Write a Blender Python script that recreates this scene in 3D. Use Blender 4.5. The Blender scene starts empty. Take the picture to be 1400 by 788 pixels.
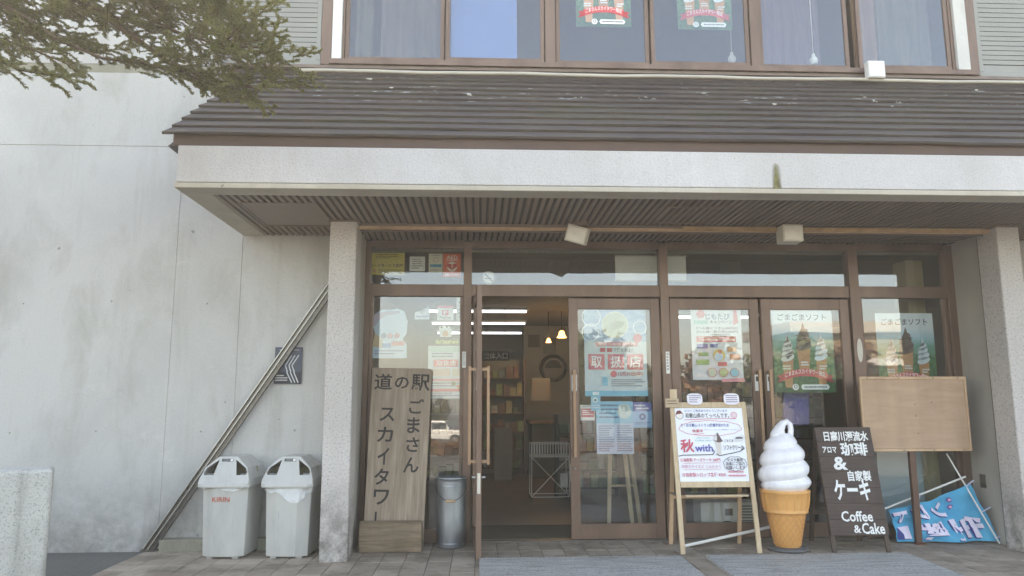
import bpy, bmesh, math, random
from mathutils import Vector, Matrix
PI = math.pi
rad = math.radians
sc = bpy.context.scene
COL = sc.collection
rng = random.Random(7)

# ------------------------------------------------------------------ camera
CAM_Z, F_PX = 1.4, 1017.03
YAW, PITCH, ROLL = rad(2.582), rad(8.640), rad(-0.1325)
fwd = Vector((math.sin(YAW)*math.cos(PITCH), math.cos(YAW)*math.cos(PITCH), math.sin(PITCH)))
r0 = Vector((math.cos(YAW), -math.sin(YAW), 0)); u0 = r0.cross(fwd)
RGT = math.cos(ROLL)*r0 + math.sin(ROLL)*u0
UPV = -math.sin(ROLL)*r0 + math.cos(ROLL)*u0
cd = bpy.data.cameras.new('camera'); cam = bpy.data.objects.new('camera', cd); COL.objects.link(cam)
M = Matrix((RGT, UPV, -fwd)).transposed().to_4x4(); M.translation = Vector((0, 0, CAM_Z))
cam.matrix_world = M
cd.sensor_width = 36; cd.lens = 36*F_PX/1400; cd.clip_end = 2000; cd.clip_start = .05
sc.camera = cam

# ------------------------------------------------------------------ sky, sun, exposure
SUN_EL, SUN_ROT = rad(43), rad(-24)      # behind the building, to the left: the front is in open shade
w = bpy.data.worlds.new('World'); sc.world = w; w.use_nodes = True
nt = w.node_tree
sky = nt.nodes.new('ShaderNodeTexSky'); sky.sky_type = 'NISHITA'; sky.sun_disc = False
sky.sun_elevation = SUN_EL; sky.sun_rotation = SUN_ROT; sky.air_density = 1.0; sky.dust_density = 1.2; sky.ozone_density = .8
nt.links.new(sky.outputs[0], nt.nodes['Background'].inputs[0]); nt.nodes['Background'].inputs[1].default_value = .15
sd = bpy.data.lights.new('sun', 'SUN'); sd.energy = 4.0; sd.angle = rad(.5); sd.color = (1, .95, .88)
so = bpy.data.objects.new('sun', sd); COL.objects.link(so)
sdir = Vector((math.sin(SUN_ROT)*math.cos(SUN_EL), math.cos(SUN_ROT)*math.cos(SUN_EL), math.sin(SUN_EL)))
so.rotation_euler = (-sdir).to_track_quat('-Z', 'Y').to_euler(); so.location = sdir*60
vs = sc.view_settings; vs.view_transform = 'Standard'; vs.look = 'None'; vs.gamma = 1; vs.use_curve_mapping = False
vs.exposure = 2.48
vs.use_white_balance = True; vs.white_balance_temperature = 8500; vs.white_balance_tint = 11   # camera balanced for open shade
sc.cycles.use_denoising = True; sc.cycles.max_bounces = 10; sc.cycles.transparent_max_bounces = 24
sc.cycles.sample_clamp_indirect = 6; sc.cycles.caustics_reflective = False; sc.cycles.caustics_refractive = False

def at(px, py, y):
    """a point seen at photo pixel (px,py) that lies in the facade-parallel plane y: its x and z"""
    d = (px-700)/F_PX*RGT + (394-py)/F_PX*UPV + fwd
    k = y/d.y
    return d.x*k, CAM_Z + d.z*k

# ------------------------------------------------------------------ materials
MATS = {}
def S(r, g, b):                                    # sRGB 0-255 -> linear
    f = lambda c: (c/255/12.92) if c/255 <= .04045 else ((c/255+.055)/1.055)**2.4
    return (f(r), f(g), f(b), 1)
class N:
    def __init__(s, name, rough=.6, metal=0., spec=.4):
        s.m = bpy.data.materials.new(name); s.m.use_nodes = True
        s.t = s.m.node_tree; s.b = s.t.nodes['Principled BSDF']
        s.b.inputs['Roughness'].default_value = rough; s.b.inputs['Metallic'].default_value = metal
        s.b.inputs['Specular IOR Level'].default_value = spec
        s.co = s.t.nodes.new('ShaderNodeTexCoord').outputs['Object']
    def n(s, t, **k):
        x = s.t.nodes.new('ShaderNode'+t)
        for a, v in k.items(): setattr(x, a, v)
        return x
    def l(s, a, b): s.t.links.new(a, b)
    def map(s, scale=(1, 1, 1), rot=(0, 0, 0), src=None):
        x = s.n('Mapping'); x.inputs['Scale'].default_value = scale; x.inputs['Rotation'].default_value = rot
        s.l(src or s.co, x.inputs[0]); return x.outputs[0]
    def world(s):
        g = s.n('NewGeometry'); return g.outputs['Position']
    def noise(s, scale, detail=4, vec=None, rough=.55, dist=0):
        x = s.n('TexNoise'); x.inputs['Scale'].default_value = scale; x.inputs['Detail'].default_value = detail
        x.inputs['Roughness'].default_value = rough; x.inputs['Distortion'].default_value = dist
        s.l(vec or s.co, x.inputs['Vector']); return x.outputs['Fac']
    def ramp(s, fac, stops):
        x = s.n('ValToRGB'); e = x.color_ramp.elements
        while len(e) < len(stops): e.new(.5)
        for i, (p, c) in enumerate(stops):
            e[i].position = p; e[i].color = c if len(c) == 4 else (*c, 1)
        s.l(fac, x.inputs[0]); return x.outputs[0]
    def mix(s, fac, a, b, mode='MIX'):
        x = s.n('Mix', data_type='RGBA', blend_type=mode)
        for i, v in ((0, fac), (6, a), (7, b)):
            if hasattr(v, 'node'): s.l(v, x.inputs[i])
            else: x.inputs[i].default_value = v
        return x.outputs[2]
    def math(s, op, a, b=0., clamp=False):
        x = s.n('Math', operation=op, use_clamp=clamp)
        for i, v in ((0, a), (1, b)):
            if hasattr(v, 'node'): s.l(v, x.inputs[i])
            else: x.inputs[i].default_value = v
        return x.outputs[0]
    def sep(s, v):
        x = s.n('SeparateXYZ'); s.l(v, x.inputs[0]); return x.outputs
    def bump(s, h, strength=.3, dist=.01):
        x = s.n('Bump'); x.inputs['Strength'].default_value = strength; x.inputs['Distance'].default_value = dist
        s.l(h, x.inputs['Height']); s.l(x.outputs[0], s.b.inputs['Normal'])
    def col(s, c):
        if hasattr(c, 'node'): s.l(c, s.b.inputs['Base Color'])
        else: s.b.inputs['Base Color'].default_value = c
        return s
def W(v): return (v, v, v, 1)

def plain(rgb, rough=.6, var=.06, scale=14, metal=0., spec=.4, bump=0):
    """painted / printed / plastic surface with slight procedural unevenness"""
    key = ('p', rgb, rough, var, scale, metal, bump)
    if key in MATS: return MATS[key]
    a = N('surface_%d_%d_%d' % rgb, rough, metal, spec); c = S(*rgb)
    lo = tuple(x*(1-var) for x in c[:3]); hi = tuple(min(1, x*(1+var)) for x in c[:3])
    f = a.noise(scale, 5, a.world())
    a.col(a.ramp(f, [(.3, lo), (.7, hi)]))
    a.l(a.math('ADD', a.math('MULTIPLY', f, .2), rough-.1, True), a.b.inputs['Roughness'])
    if bump: a.bump(a.noise(scale*8, 4, a.world()), bump, .003)
    MATS[key] = a.m; return a.m

def concrete(name, base, dirty, speck=.5, streak=.5, rough_relief=.25, low_dirt=0., pits=False, fine=60):
    a = N(name, .9, 0, .25); p = a.world()
    big = a.noise(.55, 5, p, .6, .6)
    mid = a.noise(2.3, 6, a.map((1, 1, .45), src=p), .62, .3)
    c = a.mix(a.ramp(big, [(.40, W(0)), (.60, W(1))]), base, tuple(x*.89 for x in base[:3])+(1,))
    c = a.mix(a.math('MULTIPLY', a.ramp(mid, [(.5, W(0)), (.72, W(1))]), streak), c, dirty)
    sk_ = a.noise(3.2, 5, a.map((2.2, 2.2, .16), src=p), .65)
    c = a.mix(a.math('MULTIPLY', a.ramp(sk_, [(.54, W(0)), (.72, W(1))]), streak*.55), c, dirty)
    ef = a.noise(1.7, 7, a.map((1, 1, 1.8), src=p), .72)
    c = a.mix(a.math('MULTIPLY', a.ramp(ef, [(.60, W(0)), (.68, W(1))]), streak*.6), c, tuple(min(1, x*1.13) for x in base[:3])+(1,))
    fn = a.noise(fine, 3, p, .7)
    c = a.mix(a.math('MULTIPLY', a.ramp(fn, [(.52, W(0)), (.66, W(1))]), speck), c, tuple(x*.45 for x in base[:3])+(1,))
    pt = a.noise(11, 2, p, .5)                                   # scattered pits and blots
    c = a.mix(a.math('MULTIPLY', a.ramp(pt, [(.775, W(0)), (.79, W(1))]), .6), c, tuple(x*.25 for x in base[:3])+(1,))
    if low_dirt:
        z = a.sep(p)[2]
        zz = a.math('MULTIPLY', a.math('SUBTRACT', 1.0, a.math('DIVIDE', z, .75), True), a.ramp(a.noise(5, 6, p, .7), [(.38, W(0)), (.62, W(1))]))
        c = a.mix(a.math('MULTIPLY', zz, low_dirt), c, tuple(x*.5 for x in dirty[:3])+(1,))
    a.col(c)
    h = a.math('ADD', a.noise(fine*.7, 5, p, .65), a.math('MULTIPLY', a.noise(9, 4, p), .7))
    a.bump(h, rough_relief, .012)
    return a.m

M_WALL = concrete('concrete_wall', S(193, 191, 187), S(156, 152, 143), .22, .6, .2, .6)
M_STUCCO = concrete('rough_white_stucco', S(208, 204, 202), S(178, 170, 160), .4, .3, .6, fine=75)
M_TRIM = concrete('cream_concrete_trim', S(196, 187, 172), S(160, 145, 125), .15, .5, .15)
M_PILLAR = concrete('speckled_pillar', S(200, 193, 188), S(165, 158, 150), .8, .35, .5, 1.3, fine=60)
M_REVEAL = concrete('plaster_reveal', S(180, 174, 164), S(155, 146, 134), .12, .4, .1)
M_BLOCK = concrete('weathered_block', S(196, 194, 188), S(132, 129, 120), .75, .8, .8, .3, fine=75)
M_PLINTH = concrete('plinth', S(150, 146, 130), S(118, 114, 98), .4, .5, .3)

def m_roof():
    a = N('weathered_roof_paint', .6, 0, .3); p = a.world()
    f = a.noise(1.6, 6, a.map((.6, 1, 1), src=p), .65, .5)
    c = a.ramp(f, [(.3, S(58, 50, 48)), (.5, S(74, 65, 60)), (.64, S(74, 68, 56)), (.8, S(52, 52, 42))])
    g = a.noise(26, 4, p, .7)
    c = a.mix(a.ramp(g, [(.55, W(0)), (.75, W(.5))]), c, S(70, 64, 60))
    x, y, z = a.sep(p)
    drop = a.noise(9, 3, a.map((.7, 1.4, 1.4), src=p), .6)      # white bird marks
    reg = a.math('MULTIPLY', a.ramp(a.noise(.9, 1, p), [(.52, W(0)), (.58, W(1))]), a.math('GREATER_THAN', z, 4.25))
    c = a.mix(a.math('MULTIPLY', a.ramp(drop, [(.64, W(0)), (.67, W(1))]), reg), c, S(214, 212, 208))
    a.col(c); a.bump(g, .25, .004); return a.m
M_ROOF = m_roof()
M_FASCIA = plain((86, 66, 56), .6, .12, 3)
M_SOFFIT = plain((124, 107, 96), .5, .14, 5, 0, .4)
M_SOFFIT_BK = plain((70, 60, 54), .8, .1, 5)
def m_bronze():
    a = N('bronze_aluminium', .42, .35, .5); p = a.world()
    f = a.noise(3, 5, a.map((1, 1, .25), src=p), .6)
    a.col(a.ramp(f, [(.3, S(100, 78, 66)), (.7, S(126, 102, 88))]))
    return a.m
M_FRAME = m_bronze()
M_HANDLE = plain((150, 120, 96), .4, .1, 6, .4)
M_STEEL = plain((165, 162, 156), .35, .1, 4, .85)
M_STEEL_DK = plain((112, 108, 102), .4, .1, 4, .7)
M_WHITE = plain((225, 223, 218), .5, .04, 8)
M_WPAINT = concrete('flaking_white_paint', S(214, 212, 206), S(170, 165, 156), .2, .6, .2)
M_CREAMBOX = plain((205, 198, 184), .5, .07, 6)
def m_glass():
    m = bpy.data.materials.new('window_glass'); m.use_nodes = True; t = m.node_tree; t.nodes.clear()
    o = t.nodes.new('ShaderNodeOutputMaterial'); mx = t.nodes.new('ShaderNodeMixShader')
    tr = t.nodes.new('ShaderNodeBsdfTransparent'); tr.inputs[0].default_value = (.93, .95, .94, 1)
    gl = t.nodes.new('ShaderNodeBsdfGlossy'); gl.inputs['Roughness'].default_value = .012; gl.inputs[0].default_value = (.95, .96, 1, 1)
    fr = t.nodes.new('ShaderNodeFresnel'); fr.inputs[0].default_value = 1.55
    nz = t.nodes.new('ShaderNodeTexNoise'); nz.inputs['Scale'].default_value = 1.3; nz.inputs['Detail'].default_value = 1
    bp = t.nodes.new('ShaderNodeBump'); bp.inputs['Strength'].default_value = .05; bp.inputs['Distance'].default_value = .02
    g = t.nodes.new('ShaderNodeNewGeometry'); t.links.new(g.outputs['Position'], nz.inputs['Vector'])
    t.links.new(nz.outputs['Fac'], bp.inputs['Height']); t.links.new(bp.outputs[0], gl.inputs['Normal'])
    mu = t.nodes.new('ShaderNodeMath'); mu.operation = 'MULTIPLY'; mu.use_clamp = True; mu.inputs[1].default_value = 2.7
    bf = t.nodes.new('ShaderNodeMath'); bf.operation = 'SUBTRACT'; bf.inputs[0].default_value = 1; t.links.new(g.outputs['Backfacing'], bf.inputs[1])
    m2 = t.nodes.new('ShaderNodeMath'); m2.operation = 'MULTIPLY'; t.links.new(fr.outputs[0], m2.inputs[0]); t.links.new(bf.outputs[0], m2.inputs[1]); t.links.new(m2.outputs[0], mu.inputs[0]); t.links.new(mu.outputs[0], mx.inputs[0])
    t.links.new(tr.outputs[0], mx.inputs[1]); t.links.new(gl.outputs[0], mx.inputs[2]); t.links.new(mx.outputs[0], o.inputs[0])
    return m
M_GLASS = m_glass()
def m_wood(name, a0, a1, grain=(14, 14, .9), rough=.75):
    a = N(name, rough, 0, .3)
    f = a.noise(2.2, 7, a.map(grain), .62, .8)
    g = a.noise(1.1, 3, a.map((3, 3, .7)), .5)
    c = a.ramp(f, [(.28, a0), (.72, a1)])
    c = a.mix(a.math('MULTIPLY', a.ramp(g, [(.45, W(0)), (.7, W(1))]), .5), c, tuple(x*.62 for x in a0[:3])+(1,))
    a.col(c); a.bump(f, .35, .004); return a.m
M_OLDWOOD = m_wood('weathered_board', S(134, 117, 100), S(184, 164, 145))
M_LOG = m_wood('weathered_log', S(104, 88, 70), S(150, 130, 108), (1.2, 14, 14))
M_PINE = m_wood('pale_pine', S(186, 160, 128), S(214, 192, 162), (20, 20, 1.2), .6)
M_TAN = m_wood('tan_plywood', S(176, 144, 118), S(190, 160, 134), (1.2, 9, 9), .7)
M_TANEDGE = m_wood('pine_edge', S(186, 152, 120), S(206, 174, 142), (3, 9, 3), .6)
M_DARKWOOD = m_wood('dark_stained_board', S(62, 50, 44), S(86, 70, 62), (1.2, 16, 16), .55)
M_DARKLEG = m_wood('dark_stained_leg', S(66, 54, 46), S(92, 76, 64), (12, 12, 1), .6)
M_BROWNFLOOR = plain((112, 98, 86), .35, .1, 2)
M_INWALL = plain((150, 148, 134), .8, .06, 1.5)
M_INCEIL = plain((136, 130, 116), .85, .06, 1)
M_INDARK = plain((72, 72, 64), .7, .12, 3)
def m_tile():
    a = N('grey_paving_tile', .75, 0, .3)
    ob = a.n('ObjectInfo'); p = a.world()
    f = a.noise(5, 6, p, .65)
    v = a.math('ADD', a.math('MULTIPLY', f, .6), a.math('MULTIPLY', ob.outputs['Random'], .35))
    c = a.ramp(v, [(.2, S(138, 124, 110)), (.5, S(160, 146, 131)), (.8, S(180, 165, 150))])
    st = a.ramp(a.noise(2.6, 7, p, .75), [(.48, W(0)), (.66, W(.75))])
    a.col(a.mix(st, c, S(92, 86, 72))); a.bump(a.noise(90, 3, p), .4, .004); return a.m
M_TILE = m_tile()
M_GROUT = plain((92, 88, 76), .9, .2, 9)
def m_ramp():
    a = N('brushed_granite_slab', .7, 0, .35); p = a.world()
    f = a.noise(6, 6, a.map((.5, 6, 1), src=p), .7)
    s2 = a.noise(70, 2, p)
    c = a.ramp(f, [(.32, S(128, 126, 122)), (.5, S(170, 168, 164)), (.66, S(186, 184, 180)), (.76, S(224, 222, 218))])
    a.col(a.mix(a.ramp(s2, [(.5, W(0)), (.66, W(.6))]), c, S(88, 88, 88))); a.bump(f, .35, .005); return a.m
M_RAMP = m_ramp()
def m_asphalt():
    a = N('asphalt', .9, 0, .3); p = a.world()
    f = a.noise(.5, 6, p, .6); g = a.noise(60, 3, p)
    c = a.ramp(f, [(.3, (.10, .098, .088)), (.7, (.15, .146, .13))])
    a.col(a.mix(a.ramp(g, [(.5, W(0)), (.7, W(.5))]), c, (.05, .05, .046, 1))); a.bump(g, .5, .01); return a.m
M_ASPHALT = m_asphalt()
def worn_plastic(name, rgb, rough=.42):
    a = N(name, rough, 0, .45); p = a.world(); c = S(*rgb)
    f = a.noise(6, 6, a.map((1, 1, .35), src=p), .65); sc2 = a.noise(38, 3, a.map((1, 1, .2), src=p), .7)
    col = a.mix(a.ramp(f, [(.48, W(0)), (.72, W(.55))]), c, tuple(x*.66 for x in c[:3])+(1,))
    col = a.mix(a.ramp(sc2, [(.62, W(0)), (.72, W(.35))]), col, tuple(x*.5 for x in c[:3])+(1,))
    a.col(col); a.l(a.math('ADD', a.math('MULTIPLY', f, .35), rough-.18, True), a.b.inputs['Roughness']); a.bump(f, .08, .004); return a.m
M_BIN = worn_plastic('worn_grey_plastic', (186, 185, 180))
M_BINDARK = plain((140, 136, 116), .7, .1, 6)
def m_bag():
    a = N('clear_bag_film', .25, 0, .6); a.col(S(232, 234, 234))
    a.b.inputs['Alpha'].default_value = .78
    a.bump(a.noise(16, 5, None, .6, 1.5), .8, .02); return a.m
M_BAG = m_bag()
def m_galv():
    a = N('galvanised_zinc', .38, .85, .5); f = a.noise(9, 4, a.map((1, 1, .3)), .6)
    a.col(a.ramp(f, [(.3, S(138, 144, 150)), (.7, S(182, 188, 194))])); return a.m
M_GALV = m_galv()
M_INK = plain((52, 48, 46), .7, .15, 30)
def m_emit(name, rgb, k):
    m = bpy.data.materials.new(name); m.use_nodes = True; b = m.node_tree.nodes['Principled BSDF']
    b.inputs['Base Color'].default_value = S(*rgb); b.inputs['Emission Color'].default_value = S(*rgb); b.inputs['Emission Strength'].default_value = k
    return m
M_TUBE = m_emit('lit_fluorescent_tube', (214, 230, 255), .8)
M_WARM = m_emit('lit_warm_lamp_shade', (255, 190, 120), 1.0)

# ------------------------------------------------------------------ mesh helpers
class MB:
    def __init__(s): s.v = []; s.f = []; s.smooth = False
    def add(s, vs, fs):
        o = len(s.v); s.v += [tuple(v) for v in vs]; s.f += [tuple(i+o for i in f) for f in fs]; return s
    def box(s, x0, x1, y0, y1, z0, z1):
        return s.add([(x0,y0,z0),(x1,y0,z0),(x1,y1,z0),(x0,y1,z0),(x0,y0,z1),(x1,y0,z1),(x1,y1,z1),(x0,y1,z1)],
                     [(0,3,2,1),(4,5,6,7),(0,1,5,4),(1,2,6,5),(2,3,7,6),(3,0,4,7)])
    def bar(s, a, b, w, h=None, up=(0, 0, 1)):
        a, b = Vector(a), Vector(b); h = h or w; d = (b-a).normalized(); u = Vector(up)
        if abs(d.dot(u)) > .98: u = Vector((0, 1, 0))
        r = d.cross(u).normalized()*w/2; q = r.cross(d).normalized()*h/2
        return s.add([a-r-q, a+r-q, a+r+q, a-r+q, b-r-q, b+r-q, b+r+q, b-r+q],
                     [(0,3,2,1),(4,5,6,7),(0,1,5,4),(1,2,6,5),(2,3,7,6),(3,0,4,7)])
    def tube(s, pts, r, n=10, cap=True):
        pts = [Vector(p) for p in pts]; rs = r if isinstance(r, (list, tuple)) else [r]*len(pts); rings = []; o = len(s.v)
        ref = None
        for i, p in enumerate(pts):
            d = (pts[min(i+1, len(pts)-1)]-pts[max(i-1, 0)]).normalized()
            if ref is None: ref = Vector((0, 0, 1)) if abs(d.z) < .9 else Vector((1, 0, 0))
            x = d.cross(ref).normalized(); ref = x.cross(d).normalized()
            for k in range(n):
                t = 2*PI*k/n; s.v.append(tuple(p+rs[i]*(math.cos(t)*x+math.sin(t)*ref)))
        for i in range(len(pts)-1):
            for k in range(n):
                a, b = o+i*n+k, o+i*n+(k+1) % n; s.f.append((a, b, b+n, a+n))
        if cap:
            s.f.append(tuple(o+k for k in range(n))[::-1]); s.f.append(tuple(o+(len(pts)-1)*n+k for k in range(n)))
        return s
    def lathe(s, prof, n=32, c=(0, 0), cap=True):
        o = len(s.v)
        for r, z in prof:
            for k in range(n):
                t = 2*PI*k/n; s.v.append((c[0]+r*math.cos(t), c[1]+r*math.sin(t), z))
        for i in range(len(prof)-1):
            for k in range(n):
                a, b = o+i*n+k, o+i*n+(k+1) % n; s.f.append((a, b, b+n, a+n))
        if cap:
            s.f.append(tuple(o+k for k in range(n))[::-1]); s.f.append(tuple(o+(len(prof)-1)*n+k for k in range(n)))
        return s
    def prism(s, pts, y0, y1):                      # polygon in x,z extruded along y
        o = len(s.v); n = len(pts)
        s.v += [(x, y0, z) for x, z in pts]+[(x, y1, z) for x, z in pts]
        s.f.append(tuple(o+i for i in range(n))); s.f.append(tuple(o+n+i for i in range(n))[::-1])
        s.f += [(o+i, o+n+i, o+n+(i+1) % n, o+(i+1) % n) for i in range(n)]
        return s
    def mesh(s, name):
        m = bpy.data.meshes.new(name); m.from_pydata(s.v, [], s.f)
        b = bmesh.new(); b.from_mesh(m); bmesh.ops.recalc_face_normals(b, faces=b.faces); b.to_mesh(m); b.free()
        if s.smooth:
            for p in m.polygons: p.use_smooth = True
        return m

def tag(o, label=None, cat=None, group=None, kind=None):
    for k, v in (('label', label), ('category', cat), ('group', group), ('kind', kind)):
        if v: o[k] = v
    return o
def obj(name, mb, mat, parent=None, bevel=0, segs=2):
    m = mb if isinstance(mb, bpy.types.Mesh) else mb.mesh(name)
    if not m.materials: m.materials.append(mat)
    o = bpy.data.objects.new(name, m); COL.objects.link(o)
    if parent: o.parent = parent
    if bevel:
        b = o.modifiers.new('bevel', 'BEVEL'); b.width = bevel; b.segments = segs; b.limit_method = 'ANGLE'; b.angle_limit = rad(40)
    return o
def thing(name, label, cat, loc=(0, 0, 0), rot=(0, 0, 0), group=None):
    o = bpy.data.objects.new(name, None); COL.objects.link(o); o.empty_display_size = .1
    o.location = loc; o.rotation_euler = rot; return tag(o, label, cat, group)
def box(*a): return MB().box(*a)

def text_mesh(s, bold=0., spacing=1., shear=0.):
    c = bpy.data.curves.new('lettering', 'FONT'); c.body = s; c.resolution_u = 2; c.offset = bold; c.fill_mode = 'FRONT'
    c.align_x = 'CENTER'; c.align_y = 'CENTER'; c.space_line = spacing; c.shear = shear
    o = bpy.data.objects.new('lettering', c); COL.objects.link(o)
    dg = bpy.context.evaluated_depsgraph_get(); m = bpy.data.meshes.new_from_object(o.evaluated_get(dg))
    bpy.data.objects.remove(o); bpy.data.curves.remove(c); m.materials.clear(); m.name = 'lettering'
    return m
def fit(m, x0, x1, z0, z1, y, fn=None, rot=0):
    vx = [v.co.x for v in m.vertices]; vy = [v.co.y for v in m.vertices]
    ax, bx, ay, by = min(vx), max(vx), min(vy), max(vy)
    for v in m.vertices:
        u, t = (v.co.x-ax)/(bx-ax or 1), (v.co.y-ay)/(by-ay or 1)
        if rot == 90: u, t = t, 1-u                    # rotated clockwise
        p = (x0+u*(x1-x0), y, z0+t*(z1-z0)); v.co = fn(*p) if fn else p
    return m
def plate(outer, holes, th):
    c = bpy.data.curves.new('plate', 'CURVE'); c.dimensions = '2D'; c.fill_mode = 'BOTH'; c.extrude = th/2
    for pts in [outer]+holes:
        sp = c.splines.new('POLY'); sp.points.add(len(pts)-1); sp.use_cyclic_u = True
        for q, (x, z) in zip(sp.points, pts): q.co = (x, z, 0, 1)
    o = bpy.data.objects.new('plate', c); COL.objects.link(o)
    dg = bpy.context.evaluated_depsgraph_get(); m = bpy.data.meshes.new_from_object(o.evaluated_get(dg))
    bpy.data.objects.remove(o); bpy.data.curves.remove(c); m.materials.clear()
    for v in m.vertices: v.co = (v.co.x, -v.co.z, v.co.y)
    return m

class Card:
    """a sheet or board with print on it; u runs right and v down, both 0..1"""
    def __init__(s, name, label, cat, Wd, H, loc, rot=(0, 0, 0), color=(235, 235, 232), group=None, th=.0016, mat=None, sheet='sheet', outline=None, parent=None):
        s.W, s.H, s.k, s.th = Wd, H, 0, th
        s.o = parent or thing(name, label, cat, loc, rot, group)
        if sheet:
            if outline: m = MB().prism([s.L(u, v) for u, v in outline], -th/2, th/2)
            else: m = box(-Wd/2, Wd/2, -th/2, th/2, 0, H)
            obj(sheet, m, mat or plain(color, .55, .04, 6), s.o)
    def L(s, u, v): return ((u-.5)*s.W, (1-v)*s.H)
    def y(s): s.k += 1; return -(s.th/2+.0005*s.k)
    def polys(s, name, polys, color, mat=None):
        y = s.y(); m = MB()
        for p in polys:
            o = len(m.v); m.v += [(q[0], y, q[1]) for q in (s.L(*t) for t in p)]; m.f.append(tuple(range(o, o+len(p))))
        me = bpy.data.meshes.new(name); me.from_pydata(m.v, [], m.f)
        return obj(name, me, mat or plain(color, .6, .06, 20), s.o)
    def rect(s, u0, v0, u1, v1, color, name='print_panel', mat=None): return s.polys(name, [[(u0, v1), (u1, v1), (u1, v0), (u0, v0)]], color, mat)
    def disc(s, u, v, r, color, name='print_disc', inner=0, n=28):
        a = s.H/s.W
        pt = lambda rr, t: (u+rr*a*math.cos(t), v-rr*math.sin(t))
        if inner:
            return s.polys(name, [[pt(r, 2*PI*i/n), pt(r, 2*PI*(i+1)/n), pt(inner, 2*PI*(i+1)/n), pt(inner, 2*PI*i/n)] for i in range(n)], color)
        return s.polys(name, [[pt(r, 2*PI*i/n) for i in range(n)]], color)
    def text(s, t, u0, v0, u1, v1, color, bold=.012, spacing=1., name='lettering', rot=0):
        x0, z1 = s.L(u0, v0); x1, z0 = s.L(u1, v1)
        return obj(name, fit(text_mesh(t, bold, spacing), x0, x1, z0, z1, s.y(), rot=rot), plain(color, .6, .06, 20), s.o)
    def lines(s, u0, v0, u1, v1, n, color, seed=1, words=True, hgt=.45):
        """fine print too small to read: rows of short dashes"""
        r = random.Random(seed); P = []; dv = (v1-v0)/n
        for i in range(n):
            a = v0+i*dv; u = u0; end = u1-(u1-u0)*r.choice((0, 0, .1, .3))
            while u < end:
                wd = (u1-u0)*r.uniform(.02, .07) if words else end-u
                P.append([(u, a+dv*hgt), (min(u+wd, end), a+dv*hgt), (min(u+wd, end), a), (u, a)]); u += wd+(u1-u0)*.014
        return s.polys('fine_print', P, color)
    def stroke(s, pts, wd, color, name='drawn_line'):
        P = []
        for (u, v), (u2, v2) in zip(pts, pts[1:]):
            dx, dz = (u2-u)*s.W, (v2-v)*s.H; l = math.hypot(dx, dz) or 1
            nx, nz = -dz/l*wd/2/s.W, dx/l*wd/2/s.H
            P.append([(u-nx, v-nz), (u2-nx, v2-nz), (u2+nx, v2+nz), (u+nx, v+nz)])
        return s.polys(name, P, color)
def sticker(name, label, cat, px, y, color=(235, 235, 232), group=None, **k):
    """a Card whose extent is given by photo pixels x0,y0,x1,y1 in the plane y"""
    ax, az = at(px[0], (px[1]+px[3])/2, y); bx, _ = at(px[2], (px[1]+px[3])/2, y)
    _, z1 = at((px[0]+px[2])/2, px[1], y); _, z0 = at((px[0]+px[2])/2, px[3], y)
    return Card(name, label, cat, bx-ax, z1-z0, ((ax+bx)/2, y, z0), color=color, group=group, **k)
def blob(cx, cy, pts, n=1): return [(cx+a, cy+b) for a, b in pts]

# ================================================================== THE SETTING
YG = 7.80          # plane of the shop front
SOF = 3.09         # soffit height
# ground: level in front of the building, the car park beyond falls away gently
g = MB(); ys = [-260, -60, -22, 2.5, 40, 120]; zs = [-2.2, -1.9, -1.35, -.025, -.025, -.025]
for y_, z_ in zip(ys, zs): g.v += [(-200, y_, z_), (200, y_, z_)]
for i in range(len(ys)-1): g.f.append((2*i, 2*i+1, 2*i+3, 2*i+2))
tag(obj('ground', g, M_ASPHALT), kind='structure')

# tiled forecourt: grout bed + single tiles
bed = tag(obj('pavement', box(-3.16, 6.4, 4.4, 7.86, -.02, -.006), M_GROUT), kind='structure')
TX, TY, GAP = .2085, .218, .007
tm = MB().box(-TX/2+GAP/2, TX/2-GAP/2, -TY/2+GAP/2, TY/2-GAP/2, -.02, 0).mesh('tile'); tm.materials.append(M_TILE)
rest = MB(); nt_ = 0
RAMPS = [(.015, 1.815, 6.85), (2.04, 3.885, 6.865)]
for j in range(16):
    cy = 7.745-TY*(j+.5)
    for i in range(46):
        cx = -3.15+TX*(i+.5)
        if cx < -1.3 and cy > 7.50: continue
        if any(a+.1 < cx < b-.1 and cy < c-.12 for a, b, c in RAMPS): continue
        dz = rng.uniform(-.0018, .0015)
        if cy > 6.10 and cx < 5.2 and nt_ < 300:
            o = obj('tile', tm, M_TILE, bed); o.location = (cx, cy, dz); o.rotation_euler = (rng.uniform(-.004, .004), rng.uniform(-.004, .004), rng.uniform(-.004, .004)); nt_ += 1
        else: rest.box(cx-TX/2+GAP/2, cx+TX/2-GAP/2, cy-TY/2+GAP/2, cy+TY/2-GAP/2, -.02, dz)
ro = obj('paving_tiles', rest, M_TILE, bed); tag(ro, kind='stuff')
for (a, b, c), lab in zip(RAMPS, ('pale grey granite ramp slab laid before the open doorway', 'pale grey granite ramp slab laid before the ice cream cone and blackboard')):
    m = MB(); m.add([(a, 4.9, -.0195), (b, 4.9, -.0195), (b, c, .0005), (a, c, .0005), (a, 4.9, -.012), (b, 4.9, -.012), (b, c, .034), (a, c, .034)],
                    [(0,3,2,1),(4,5,6,7),(0,1,5,4),(1,2,6,5),(2,3,7,6),(3,0,4,7)])
    tag(obj('ramp_slab', m, M_RAMP, bevel=.006), lab, 'ramp', 'ramp slabs on the forecourt')

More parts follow.
